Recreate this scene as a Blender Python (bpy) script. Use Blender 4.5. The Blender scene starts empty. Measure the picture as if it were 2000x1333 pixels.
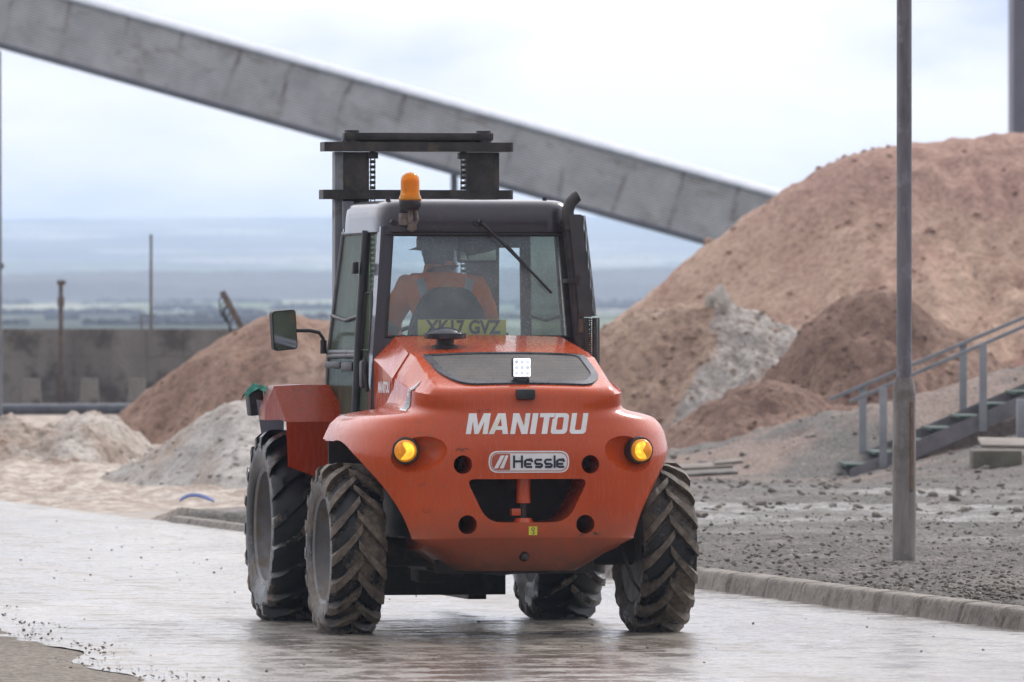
import bpy, bmesh, math, random
import numpy as np
from mathutils import Vector, Matrix, Euler
from mathutils.bvhtree import BVHTree

random.seed(7)
rng = np.random.default_rng(7)
R = math.radians
S = bpy.context.scene
COL = S.collection

# ------------------------------------------------------------------ camera
CAM_H = 1.715
FPX = 16512.0            # focal length in units of 1/2000 of the frame width
cd = bpy.data.cameras.new('camera')
cam = bpy.data.objects.new('camera', cd)
COL.objects.link(cam)
cam.location = (0, 0, CAM_H)
cam.rotation_euler = (R(90 - 0.0746), 0, 0)
cd.sensor_width = 36.0
cd.lens = 36.0 * FPX / 2000.0
cd.clip_start = 0.5
cd.clip_end = 30000
cd.dof.use_dof = True
cd.dof.focus_distance = 47.6
cd.dof.aperture_fstop = 9.0
S.camera = cam

# ------------------------------------------------------------------ world + sun
SUN_EL, SUN_ROT = 38, 35       # sun ahead and to the right of the camera, behind thin cloud
w = bpy.data.worlds.new('World'); S.world = w; w.use_nodes = True
nt = w.node_tree; N = nt.nodes; L = nt.links
N.clear()
out = N.new('ShaderNodeOutputWorld'); bg = N.new('ShaderNodeBackground')
sky = N.new('ShaderNodeTexSky'); sky.sky_type = 'NISHITA'; sky.sun_disc = False
sky.sun_elevation = R(SUN_EL); sky.sun_rotation = R(SUN_ROT); sky.dust_density = 3.0; sky.air_density = 1.0
tc = N.new('ShaderNodeTexCoord')
mp = N.new('ShaderNodeMapping'); mp.inputs['Scale'].default_value = (17.0, 17.0, 52.0)
mp.inputs['Location'].default_value = (3.3, 1.0, 6.1)
nz = N.new('ShaderNodeTexNoise'); nz.inputs['Scale'].default_value = 1.0; nz.inputs['Detail'].default_value = 6; nz.inputs['Roughness'].default_value = 0.5
rp = N.new('ShaderNodeValToRGB')
e = rp.color_ramp.elements
e[0].position = 0.36; e[0].color = (0.50, 0.56, 0.80, 1)
e[1].position = 0.56; e[1].color = (1.0, 0.955, 0.915, 1)
m1 = e.new(0.45); m1.color = (0.80, 0.80, 0.87, 1)
# clouds are thick everywhere: the blue sky only tints them
mixc = N.new('ShaderNodeMixRGB'); mixc.blend_type = 'MIX'; mixc.inputs[0].default_value = 0.94
skm = N.new('ShaderNodeMixRGB'); skm.blend_type = 'MULTIPLY'; skm.inputs[0].default_value = 1.0
skm.inputs[2].default_value = (0.10, 0.10, 0.10, 1)
L.new(tc.outputs['Generated'], mp.inputs['Vector']); L.new(mp.outputs['Vector'], nz.inputs['Vector'])
L.new(nz.outputs['Fac'], rp.inputs['Fac'])
L.new(sky.outputs['Color'], skm.inputs[1])
L.new(skm.outputs[0], mixc.inputs[1]); L.new(rp.outputs['Color'], mixc.inputs[2])
L.new(mixc.outputs[0], bg.inputs['Color'])
sxyz = N.new('ShaderNodeSeparateXYZ'); L.new(tc.outputs['Generated'], sxyz.inputs[0])
zr_ = N.new('ShaderNodeMapRange'); zr_.inputs['From Min'].default_value = 0.05; zr_.inputs['From Max'].default_value = 0.55
zr_.inputs['To Min'].default_value = 1.03; zr_.inputs['To Max'].default_value = 2.05
L.new(sxyz.outputs['Z'], zr_.inputs['Value'])
# brighter on the sun's side (ahead); unseen sky behind camera dimmed for contrast
az = N.new('ShaderNodeMapRange'); az.interpolation_type = 'SMOOTHSTEP'
az.inputs['From Min'].default_value = -0.6; az.inputs['From Max'].default_value = 0.75; az.inputs['To Min'].default_value = 0.42; az.inputs['To Max'].default_value = 1.0
L.new(sxyz.outputs['Y'], az.inputs['Value'])
pr_ = N.new('ShaderNodeMath'); pr_.operation = 'MULTIPLY'; L.new(zr_.outputs[0], pr_.inputs[0]); L.new(az.outputs[0], pr_.inputs[1])
L.new(pr_.outputs[0], bg.inputs['Strength'])
L.new(bg.outputs[0], out.inputs['Surface'])

sd = bpy.data.lights.new('sun', 'SUN'); so = bpy.data.objects.new('sun', sd); COL.objects.link(so)
sd.energy = 1.4; sd.angle = R(14); sd.color = (1.0, 0.96, 0.9)
d = Vector((math.sin(R(SUN_ROT)) * math.cos(R(SUN_EL)), math.cos(R(SUN_ROT)) * math.cos(R(SUN_EL)), math.sin(R(SUN_EL))))
so.rotation_euler = (-d).to_track_quat('-Z', 'Y').to_euler()
so.location = (20, 20, 40)

S.view_settings.view_transform = 'Standard'
S.view_settings.look = 'None'
S.view_settings.exposure = 0.38
S.view_settings.gamma = 1.0
S.render.engine = 'CYCLES'
S.cycles.use_denoising = True
S.cycles.max_bounces = 8
S.cycles.transparent_max_bounces = 16
S.cycles.volume_bounces = 2
S.cycles.sample_clamp_indirect = 4.0

# ------------------------------------------------------------------ material helpers
def node(nt, kind, **kw):
    n = nt.nodes.new(kind)
    for k, v in kw.items(): setattr(n, k, v)
    return n
def noise_node(nt, vec, scale, detail=5, rough=0.55, stretch=None):
    n = node(nt, 'ShaderNodeTexNoise'); n.inputs['Scale'].default_value = scale
    n.inputs['Detail'].default_value = detail; n.inputs['Roughness'].default_value = rough
    if stretch:
        m = node(nt, 'ShaderNodeMapping'); m.inputs['Scale'].default_value = stretch
        nt.links.new(vec, m.inputs['Vector']); vec = m.outputs['Vector']
    nt.links.new(vec, n.inputs['Vector']); return n.outputs['Fac']
def ramp(nt, fac, stops):
    r = node(nt, 'ShaderNodeValToRGB'); els = r.color_ramp.elements
    def c4(c): return (c, c, c, 1) if not hasattr(c, '__len__') else (*c, 1)
    els[0].position, els[0].color = stops[0][0], c4(stops[0][1])
    els[1].position, els[1].color = stops[-1][0], c4(stops[-1][1])
    for p, c in stops[1:-1]:
        x = els.new(p); x.color = c4(c)
    nt.links.new(fac, r.inputs['Fac']); return r.outputs['Color']
def mixc_(nt, fac, a, b, blend='MIX'):
    m = node(nt, 'ShaderNodeMixRGB', blend_type=blend)
    for i, v in ((0, fac), (1, a), (2, b)):
        if hasattr(v, 'is_linked') or hasattr(v, 'links'): nt.links.new(v, m.inputs[i])
        elif hasattr(v, '__len__'): m.inputs[i].default_value = (*v, 1)
        else: m.inputs[i].default_value = v
    return m.outputs[0]
def mth(nt, op, a, b=None):
    m = node(nt, 'ShaderNodeMath', operation=op)
    for i, v in ((0, a), (1, b)):
        if v is None: continue
        if hasattr(v, 'links'): nt.links.new(v, m.inputs[i])
        else: m.inputs[i].default_value = v
    return m.outputs[0]
def new_mat(name):
    m = bpy.data.materials.new(name); m.use_nodes = True
    nt = m.node_tree; nt.nodes.clear()
    o = node(nt, 'ShaderNodeOutputMaterial'); b = node(nt, 'ShaderNodeBsdfPrincipled')
    nt.links.new(b.outputs[0], o.inputs['Surface'])
    t = node(nt, 'ShaderNodeTexCoord')
    return m, nt, b, t.outputs['Object']
def setc(nt, sock, v):
    if hasattr(v, 'links'): nt.links.new(v, sock)
    elif hasattr(v, '__len__'): sock.default_value = (*v, 1)
    else: sock.default_value = v
def bump(nt, bsdf, height, dist, strength=1.0):
    b = node(nt, 'ShaderNodeBump'); b.inputs['Distance'].default_value = dist; b.inputs['Strength'].default_value = strength
    nt.links.new(height, b.inputs['Height']); nt.links.new(b.outputs[0], bsdf.inputs['Normal'])
def mk(name, c1, c2=None, scale=6.0, rough=0.6, rough2=None, metal=0.0, bscale=None, bdist=0.002, stretch=None,
       coat=0.0, dirt=None, dscale=4.0, dthr=0.55, spec=0.5):
    m, nt, b, co = new_mat(name)
    if c2 is None: c2 = tuple(min(1, x * 1.25 + 0.004) for x in c1)
    n = noise_node(nt, co, scale, 6, 0.6, stretch)
    col = ramp(nt, n, [(0.35, c1), (0.65, c2)])
    rr = ramp(nt, n, [(0.3, rough), (0.7, rough if rough2 is None else rough2)])
    if dirt is not None:
        n2 = noise_node(nt, co, dscale, 8, 0.65)
        f = ramp(nt, n2, [(dthr - 0.06, 0.0), (dthr + 0.06, 1.0)])
        col = mixc_(nt, f, col, dirt)
        rr = mixc_(nt, f, rr, (0.8, 0.8, 0.8))
    setc(nt, b.inputs['Base Color'], col); setc(nt, b.inputs['Roughness'], rr)
    b.inputs['Metallic'].default_value = metal
    b.inputs['Specular IOR Level'].default_value = spec
    b.inputs['Coat Weight'].default_value = coat; b.inputs['Coat Roughness'].default_value = 0.08
    if bscale: bump(nt, b, noise_node(nt, co, bscale, 6, 0.6), bdist)
    return m

# ---- paint: wet orange enamel with rain beads, streaks and thin road film
def paint(name, c1, c2, film, rough=0.16, dirt_z=None, film_amt=0.35, beads=0.0016, rvar=0.25, coat=0.25):
    m, nt, b, co = new_mat(name)
    n = noise_node(nt, co, 2.2, 5, 0.55)
    col = ramp(nt, n, [(0.3, c1), (0.7, c2)])
    st = noise_node(nt, co, 9.0, 6, 0.65, (5.0, 5.0, 0.7))
    f = ramp(nt, st, [(0.48, 0.0), (0.78, film_amt)])
    col = mixc_(nt, f, col, film)
    if dirt_z:
        sp = node(nt, 'ShaderNodeSeparateXYZ'); nt.links.new(co, sp.inputs[0])
        nn = noise_node(nt, co, 14, 8, 0.7)
        zz = mth(nt, 'ADD', sp.outputs['Z'], mth(nt, 'MULTIPLY', mth(nt, 'SUBTRACT', nn, 0.5), 0.35))
        g = ramp(nt, zz, [(dirt_z[0], 0.85), (dirt_z[1], 0.0)])
        col = mixc_(nt, g, col, (0.10, 0.062, 0.040))
    else: g = None
    sp1 = noise_node(nt, co, 26, 9, 0.8); sp2 = noise_node(nt, co, 3.1, 3, 0.5)
    spl = ramp(nt, mth(nt, 'ADD', mth(nt, 'MULTIPLY', sp1, 0.7), mth(nt, 'MULTIPLY', sp2, 0.3)), [(0.575, 0.0), (0.64, 0.55)])
    col = mixc_(nt, spl, col, (0.16, 0.10, 0.07))
    setc(nt, b.inputs['Base Color'], col)
    rr = ramp(nt, st, [(0.40, rough), (0.75, rough + rvar)])
    if g is not None: rr = mixc_(nt, g, rr, (0.75, 0.75, 0.75))
    setc(nt, b.inputs['Roughness'], rr)
    b.inputs['Coat Weight'].default_value = coat; b.inputs['Coat Roughness'].default_value = 0.07; b.inputs['Specular IOR Level'].default_value = 0.4
    v = node(nt, 'ShaderNodeTexVoronoi'); v.inputs['Scale'].default_value = 95; v.inputs['Randomness'].default_value = 1.0
    nt.links.new(co, v.inputs['Vector'])
    drop = ramp(nt, v.outputs['Distance'], [(0.10, 1.0), (0.24, 0.0)])
    msk = ramp(nt, noise_node(nt, co, 7, 4), [(0.42, 0.0), (0.6, 1.0)])
    dm = mth(nt, 'MULTIPLY', drop, msk)
    hh = mth(nt, 'ADD', dm, mth(nt, 'MULTIPLY', noise_node(nt, co, 5, 3), 0.9))
    bump(nt, b, hh, beads, 0.9)
    return m

ORANGE = paint('orange_paint', (0.45, 0.054, 0.007), (0.55, 0.074, 0.009), (0.40, 0.085, 0.030), dirt_z=(0.36, 0.74))
ORANGE_B = paint('bonnet_paint', (0.44, 0.052, 0.009), (0.54, 0.074, 0.014), (0.38, 0.10, 0.04), rough=0.2, coat=0.4)
CABPAINT = paint('cab_paint', (0.032, 0.028, 0.038), (0.046, 0.040, 0.054), (0.10, 0.09, 0.10), rough=0.17, film_amt=0.10, beads=0.0005, rvar=0.06, coat=0.4)
BLACK = mk('black_plastic', (0.012, 0.012, 0.014), (0.03, 0.03, 0.034), 20, 0.35, 0.55, bscale=60, bdist=0.0006)
WETBLACK = mk('wet_black_rubber_trim', (0.014, 0.016, 0.022), (0.05, 0.055, 0.07), 9, 0.18, 0.4, bscale=50, bdist=0.001)
STEELDK = mk('greasy_mast_steel', (0.016, 0.014, 0.014), (0.058, 0.050, 0.048), 7, 0.35, 0.6, metal=0.2, bscale=30, bdist=0.002, dirt=(0.10, 0.085, 0.06), dscale=5, dthr=0.62)
STEELGR = mk('grey_painted_steel', (0.13, 0.14, 0.16), (0.20, 0.21, 0.235), 5, 0.35, 0.6, bscale=30, bdist=0.001, dirt=(0.12, 0.10, 0.08), dscale=6, dthr=0.62)
UNDER = mk('muddy_chassis', (0.012, 0.011, 0.011), (0.035, 0.03, 0.026), 8, 0.6, 0.85, bscale=25, bdist=0.006, dirt=(0.07, 0.055, 0.04), dscale=5, dthr=0.58)
RIMM = mk('rim_paint', (0.10, 0.10, 0.105), (0.18, 0.175, 0.18), 6, 0.35, 0.6, bscale=40, bdist=0.001, dirt=(0.16, 0.13, 0.10), dscale=7, dthr=0.56)
WHITE = mk('white_vinyl', (0.70, 0.70, 0.72), (0.80, 0.80, 0.81), 12, 0.3, 0.5)
MANW = mk('weathered_white_vinyl', (0.70, 0.71, 0.73), (0.80, 0.80, 0.80), 12, 0.3, 0.5, dirt=(0.62, 0.62, 0.36), dscale=4.5, dthr=0.60)
DARKINK = mk('dark_ink', (0.010, 0.014, 0.035), (0.02, 0.025, 0.05), 12, 0.35)
YEL = mk('yellow_sticker', (0.62, 0.60, 0.05), (0.72, 0.68, 0.08), 30, 0.4)
REDST = mk('dark_red_sticker', (0.38, 0.075, 0.04), (0.44, 0.09, 0.05), 20, 0.4)
GALV = mk('galvanised_steel', (0.22, 0.23, 0.25), (0.34, 0.35, 0.38), 3, 0.45, 0.7, metal=0.3, bscale=30, bdist=0.001)
SEATM = mk('seat_vinyl', (0.03, 0.033, 0.042), (0.045, 0.05, 0.062), 20, 0.6)
JACKET = mk('hi_vis_orange', (1.0, 0.20, 0.03), (1.0, 0.30, 0.07), 7, 0.8, bscale=9, bdist=0.03)
REFL = mk('reflective_tape', (0.40, 0.44, 0.48), (0.5, 0.54, 0.58), 10, 0.5)
SKIN = mk('skin', (0.45, 0.25, 0.18), (0.52, 0.3, 0.22), 10, 0.5)
DARKCLOTH = mk('dark_workwear', (0.015, 0.018, 0.03), (0.03, 0.034, 0.05), 12, 0.8)
HATM = mk('dark_hat', (0.02, 0.022, 0.03), (0.04, 0.042, 0.055), 12, 0.5)
TEAL = mk('teal_cloth', (0.015, 0.16, 0.12), (0.04, 0.32, 0.24), 30, 0.8, bscale=40, bdist=0.006)
MIRRORM = mk('mirror_glass', (0.7, 0.72, 0.75), (0.8, 0.82, 0.85), 10, 0.03, 0.12, metal=1.0)

# grille: perforated dark mesh
m, nt, b, co = new_mat('grille_mesh'); GRILLE = m
v = node(nt, 'ShaderNodeTexVoronoi'); v.inputs['Scale'].default_value = 120; v.inputs['Randomness'].default_value = 0.25
nt.links.new(co, v.inputs['Vector'])
f = ramp(nt, v.outputs['Distance'], [(0.25, 0.0), (0.45, 1.0)])
nn_ = ramp(nt, noise_node(nt, co, 5, 6), [(0.35, (0.075, 0.068, 0.066)), (0.7, (0.13, 0.115, 0.105))])
setc(nt, b.inputs['Base Color'], mixc_(nt, f, (0.012, 0.012, 0.012), nn_)); b.inputs['Roughness'].default_value = 0.6
bump(nt, b, f, 0.003)

# perforated exhaust guard
m, nt, b, co = new_mat('perforated_guard'); PERF = m
o = [n for n in nt.nodes if n.type == 'OUTPUT_MATERIAL'][0]
v = node(nt, 'ShaderNodeTexVoronoi'); v.inputs['Scale'].default_value = 78; v.inputs['Randomness'].default_value = 0.15
nt.links.new(co, v.inputs['Vector'])
hole = mth(nt, 'LESS_THAN', v.outputs['Distance'], 0.36)
setc(nt, b.inputs['Base Color'], ramp(nt, noise_node(nt, co, 8, 5), [(0.4, (0.02, 0.02, 0.022)), (0.7, (0.055, 0.05, 0.05))])); b.inputs['Roughness'].default_value = 0.5
tr = node(nt, 'ShaderNodeBsdfTransparent'); mx = node(nt, 'ShaderNodeMixShader')
nt.links.new(hole, mx.inputs[0]); nt.links.new(b.outputs[0], mx.inputs[1]); nt.links.new(tr.outputs[0], mx.inputs[2])
nt.links.new(mx.outputs[0], o.inputs['Surface'])

def glass(name, tint, film, film_amt, rough=0.02, drops=True, gloss=0.16, fres=1.0):
    m = bpy.data.materials.new(name); m.use_nodes = True; nt = m.node_tree; nt.nodes.clear()
    o = node(nt, 'ShaderNodeOutputMaterial'); co = node(nt, 'ShaderNodeTexCoord').outputs['Object']
    tr = node(nt, 'ShaderNodeBsdfTransparent'); tr.inputs[0].default_value = (*tint, 1)
    df = node(nt, 'ShaderNodeBsdfDiffuse'); df.inputs[0].default_value = (*film, 1)
    gl = node(nt, 'ShaderNodeBsdfGlossy'); gl.inputs['Roughness'].default_value = rough; gl.inputs[0].default_value = (0.9, 0.95, 1, 1)
    v = node(nt, 'ShaderNodeTexVoronoi'); v.inputs['Scale'].default_value = 85
    nt.links.new(co, v.inputs['Vector'])
    dr = ramp(nt, v.outputs['Distance'], [(0.12, 1.0), (0.26, 0.0)])
    sel = mth(nt, 'GREATER_THAN', v.outputs['Color'], 0.52)
    dr = mth(nt, 'MULTIPLY', dr, sel)
    fa = mth(nt, 'ADD', mth(nt, 'MULTIPLY', noise_node(nt, co, 6, 6, 0.6), film_amt * 2), mth(nt, 'MULTIPLY', dr, 0.28 if drops else 0.0))
    a = node(nt, 'ShaderNodeMixShader'); nt.links.new(fa, a.inputs[0]); nt.links.new(tr.outputs[0], a.inputs[1]); nt.links.new(df.outputs[0], a.inputs[2])
    bp = node(nt, 'ShaderNodeBump'); bp.inputs['Distance'].default_value = 0.002; nt.links.new(dr, bp.inputs['Height'])
    nt.links.new(bp.outputs[0], gl.inputs['Normal'])
    fr = node(nt, 'ShaderNodeFresnel'); fr.inputs[0].default_value = 1.5
    ff = mth(nt, 'ADD', mth(nt, 'MULTIPLY', fr.outputs[0], fres), gloss - 0.04 * fres)
    c = node(nt, 'ShaderNodeMixShader'); nt.links.new(ff, c.inputs[0]); nt.links.new(a.outputs[0], c.inputs[1]); nt.links.new(gl.outputs[0], c.inputs[2])
    nt.links.new(c.outputs[0], o.inputs['Surface'])
    return m
GLASS = glass('rear_glass', (0.95, 0.985, 0.995), (0.82, 0.96, 1.0), 0.085, gloss=0.03, fres=0.6)
GLASSF = glass('front_glass', (0.95, 0.98, 0.98), (0.5, 0.55, 0.55), 0.015, drops=False, gloss=0.02, fres=0.6)
GLASSS = glass('dusty_reflection_side_glass', (0.64, 0.69, 0.60), (0.20, 0.225, 0.165), 0.26, rough=0.15, gloss=0.01, fres=0.22)  # film colour carries dust and a painted reflection of the ground

def lit(name, col, strength, rough=0.2, base=None):
    m, nt, b, co = new_mat(name)
    n = noise_node(nt, co, 22, 3)
    setc(nt, b.inputs['Base Color'], base or col); b.inputs['Roughness'].default_value = rough
    setc(nt, b.inputs['Emission Color'], ramp(nt, n, [(0.38, tuple(c * 0.45 for c in col)), (0.62, col)]))
    b.inputs['Emission Strength'].default_value = strength
    return m
AMBER_LIT = lit('lit_amber_lens', (1.0, 0.36, 0.01), 0.30, base=(0.6, 0.2, 0.01))
AMBER_HOT = lit('lit_amber_bulb', (1.0, 0.55, 0.03), 1.15, base=(0.6, 0.4, 0.05))
LED = lit('led_panel', (0.95, 0.97, 1.0), 1.0)
m, nt, b, co = new_mat('amber_plastic'); AMBER = m
b.inputs['Base Color'].default_value = (0.90, 0.34, 0.012, 1); b.inputs['Roughness'].default_value = 0.08
b.inputs['Transmission Weight'].default_value = 0.55; b.inputs['IOR'].default_value = 1.3

# tyre: wet rubber, mud film on lugs and between them
def tyre_mat(name, thr):
    m, nt, b, co = new_mat(name)
    n1 = noise_node(nt, co, 7, 9, 0.68); n2 = noise_node(nt, co, 2.3, 3, 0.5); n3 = noise_node(nt, co, 38, 8, 0.75)
    sp = node(nt, 'ShaderNodeSeparateXYZ'); nt.links.new(co, sp.inputs[0])
    rad = mth(nt, 'SQRT', mth(nt, 'ADD', mth(nt, 'MULTIPLY', sp.outputs['Y'], sp.outputs['Y']), mth(nt, 'MULTIPLY', sp.outputs['Z'], sp.outputs['Z'])))
    att = node(nt, 'ShaderNodeAttribute'); att.attribute_name = 'lug'
    s = mth(nt, 'ADD', mth(nt, 'MULTIPLY', n1, 0.55), mth(nt, 'ADD', mth(nt, 'MULTIPLY', n2, 0.45), mth(nt, 'MULTIPLY', att.outputs['Fac'], 0.10)))
    f = ramp(nt, s, [(thr - 0.03, 0.0), (thr + 0.05, 1.0)])
    f2 = ramp(nt, n3, [(0.36, 0.45), (0.60, 1.0)])
    f = mth(nt, 'MULTIPLY', f, f2)
    mud = ramp(nt, noise_node(nt, co, 17, 7, 0.7), [(0.3, (0.085, 0.066, 0.048)), (0.7, (0.25, 0.20, 0.15))])
    col = mixc_(nt, f, (0.007, 0.007, 0.008), mud); b.inputs['Specular IOR Level'].default_value = 0.35
    setc(nt, b.inputs['Base Color'], col)
    setc(nt, b.inputs['Roughness'], ramp(nt, f, [(0.0, 0.20), (0.8, 0.55)]))
    bump(nt, b, mth(nt, 'ADD', mth(nt, 'MULTIPLY', f, 0.6), mth(nt, 'MULTIPLY', n3, 0.8)), 0.006, 0.9)
    return m
TYRE_R = tyre_mat('muddy_tyre', 0.488)
TYRE_F = tyre_mat('wet_tyre', 0.60)

# ------------------------------------------------------------------ mesh helpers
def link_mesh(name, bm, mat, parent=None, smooth=35, mats=None):
    bmesh.ops.recalc_face_normals(bm, faces=bm.faces[:])
    me = bpy.data.meshes.new(name); bm.to_mesh(me); bm.free()
    for mm in (mats or [mat]): me.materials.append(mm)
    if smooth:
        me.polygons.foreach_set('use_smooth', [True] * len(me.polygons))
        me.set_sharp_from_angle(angle=R(smooth))
    o = bpy.data.objects.new(name, me); COL.objects.link(o)
    if parent: o.parent = parent
    return o
def tag(o, label=None, cat=None, group=None, kind=None):
    for k, v in (('label', label), ('category', cat), ('group', group), ('kind', kind)):
        if v: o[k] = v
    return o
def empty(name, loc=(0, 0, 0), rz=0, parent=None):
    o = bpy.data.objects.new(name, None); COL.objects.link(o); o.location = loc; o.rotation_euler = (0, 0, rz)
    o.empty_display_size = 0.2
    if parent: o.parent = parent
    return o
class MB:
    def __init__(s): s.bm = bmesh.new()
    def box(s, x0, x1, y0, y1, z0, z1, bev=0.0, rot=None, piv=None):
        mt = Matrix.Translation(((x0 + x1) / 2, (y0 + y1) / 2, (z0 + z1) / 2)) @ Matrix.Diagonal((abs(x1 - x0), abs(y1 - y0), abs(z1 - z0), 1))
        if rot is not None:
            p = Vector(piv) if piv else Vector(((x0 + x1) / 2, (y0 + y1) / 2, (z0 + z1) / 2))
            mt = Matrix.Translation(p) @ Euler(rot).to_matrix().to_4x4() @ Matrix.Translation(-p) @ mt
        r = bmesh.ops.create_cube(s.bm, size=1, matrix=mt)
        if bev:
            es = {e for v in r['verts'] for e in v.link_edges}
            bmesh.ops.bevel(s.bm, geom=list(es), offset=bev, segments=2, affect='EDGES', profile=0.6)
        return s
    def cyl(s, p0, p1, r0, r1=None, seg=20, caps=True):
        p0, p1 = Vector(p0), Vector(p1); dd = p1 - p0; r1 = r0 if r1 is None else r1
        mt = Matrix.Translation((p0 + p1) / 2) @ dd.to_track_quat('Z', 'Y').to_matrix().to_4x4()
        bmesh.ops.create_cone(s.bm, cap_ends=caps, segments=seg, radius1=r0, radius2=r1, depth=dd.length, matrix=mt)
        return s
    def tube(s, pts, r, seg=12):
        pts = [Vector(p) for p in pts]; rings = []
        rs = r if hasattr(r, '__len__') else [r] * len(pts)
        prev = None
        for i, p in enumerate(pts):
            t = (pts[min(i + 1, len(pts) - 1)] - pts[max(i - 1, 0)]).normalized()
            if prev is None: u = t.orthogonal().normalized()
            else: u = (prev - t * prev.dot(t)).normalized()
            prev = u; v = t.cross(u)
            rings.append([s.bm.verts.new(p + (u * math.cos(a) + v * math.sin(a)) * rs[i]) for a in [2 * math.pi * k / seg for k in range(seg)]])
        for a, b in zip(rings, rings[1:]):
            for k in range(seg): s.bm.faces.new((a[k], a[(k + 1) % seg], b[(k + 1) % seg], b[k]))
        s.bm.faces.new(rings[0]); s.bm.faces.new(rings[-1][::-1])
        return s
    def lathe(s, prof, origin, axis='Z', seg=40):
        rings = []
        for (r, h) in prof:
            ring = []
            for k in range(seg):
                a = 2 * math.pi * k / seg
                if axis == 'Z': p = (r * math.cos(a), r * math.sin(a), h)
                elif axis == 'X': p = (h, r * math.cos(a), r * math.sin(a))
                else: p = (r * math.cos(a), h, r * math.sin(a))
                ring.append(s.bm.verts.new(Vector(origin) + Vector(p)))
            rings.append(ring)
        for a, b in zip(rings, rings[1:]):
            for k in range(seg): s.bm.faces.new((a[k], a[(k + 1) % seg], b[(k + 1) % seg], b[k]))
        s.bm.faces.new(rings[0]); s.bm.faces.new(rings[-1][::-1])
        return s
    def prism(s, pts, dirv):
        dv = Vector(dirv)
        a = [s.bm.verts.new(Vector(p)) for p in pts]; b = [s.bm.verts.new(Vector(p) + dv) for p in pts]
        s.bm.faces.new(a); s.bm.faces.new(b[::-1])
        n = len(pts)
        for k in range(n): s.bm.faces.new((a[k], a[(k + 1) % n], b[(k + 1) % n], b[k]))
        return s
    def sphere(s, c, r, u=20, v=12, sc=(1, 1, 1)):
        bmesh.ops.create_uvsphere(s.bm, u_segments=u, v_segments=v, radius=1, matrix=Matrix.Translation(c) @ Matrix.Diagonal((r * sc[0], r * sc[1], r * sc[2], 1)))
        return s
    def build(s, name, mat, parent=None, smooth=35): return link_mesh(name, s.bm, mat, parent, smooth)

def P(px, py, Y):
    """world point seen at photo pixel (2000 wide) at distance Y"""
    return Vector(((px - 1000) * Y / FPX, Y, CAM_H - (py - 645) * Y / FPX))

def evaluated(o, name):
    dg = bpy.context.evaluated_depsgraph_get(); dg.update()
    me = bpy.data.meshes.new_from_object(o.evaluated_get(dg)); me.name = name
    return me

# numpy value noise
def _h(ix, iy, s):
    n = (ix.astype(np.int64) * 374761393 + iy.astype(np.int64) * 668265263 + s * 1442695041) & 0xFFFFFFFF
    n = ((n ^ (n >> 13)) * 1274126177) & 0xFFFFFFFF
    return ((n ^ (n >> 16)) & 0xFFFFFF) / float(0xFFFFFF)
def vn(x, y, s=0):
    ix, iy = np.floor(x), np.floor(y); fx, fy = x - ix, y - iy
    fx = fx * fx * (3 - 2 * fx); fy = fy * fy * (3 - 2 * fy)
    a, b, c, d_ = _h(ix, iy, s), _h(ix + 1, iy, s), _h(ix, iy + 1, s), _h(ix + 1, iy + 1, s)
    return (a * (1 - fx) + b * fx) * (1 - fy) + (c * (1 - fx) + d_ * fx) * fy - 0.5
def fbm(x, y, s=0, octv=5, g=0.5):
    t = 0; a = 1.0
    for k in range(octv):
        an = 0.61 + 1.13 * k; c_, s_ = math.cos(an), math.sin(an); f_ = 1.93 ** k
        t = t + a * vn((x * c_ - y * s_) * f_ + 17.3 * k, (x * s_ + y * c_) * f_ - 9.1 * k, s + k); a *= g
    return t
def sstep(a, b, x):
    t = np.clip((x - a) / (b - a), 0, 1); return t * t * (3 - 2 * t)

def grid_mesh(name, X, Y, Z, mat, attrs=None, smooth=True):
    nr, nc = X.shape
    co = np.stack([X, Y, Z], -1).reshape(-1, 3)
    i = np.arange(nr * nc).reshape(nr, nc)
    f = np.stack([i[:-1, :-1], i[:-1, 1:], i[1:, 1:], i[1:, :-1]], -1).reshape(-1, 4)
    me = bpy.data.meshes.new(name)
    me.vertices.add(len(co)); me.vertices.foreach_set('co', co.ravel())
    me.loops.add(f.size); me.loops.foreach_set('vertex_index', f.ravel().astype(np.int32))
    me.polygons.add(len(f)); me.polygons.foreach_set('loop_start', np.arange(0, f.size, 4, dtype=np.int32))
    me.update(); me.validate()
    if smooth: me.polygons.foreach_set('use_smooth', [True] * len(me.polygons))
    for k, v_ in (attrs or {}).items():
        a = me.attributes.new(k, 'FLOAT', 'POINT'); a.data.foreach_set('value', v_.reshape(-1).astype(np.float32))
    me.materials.append(mat)
    o = bpy.data.objects.new(name, me); COL.objects.link(o); return o

# ================================================================== SETTING
def kerb_x(Y): return 1.22 - 0.2207 * (Y - 56.1)
def left_x(Y): return -3.0 + 0.147 * (49.7 - Y)

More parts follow.
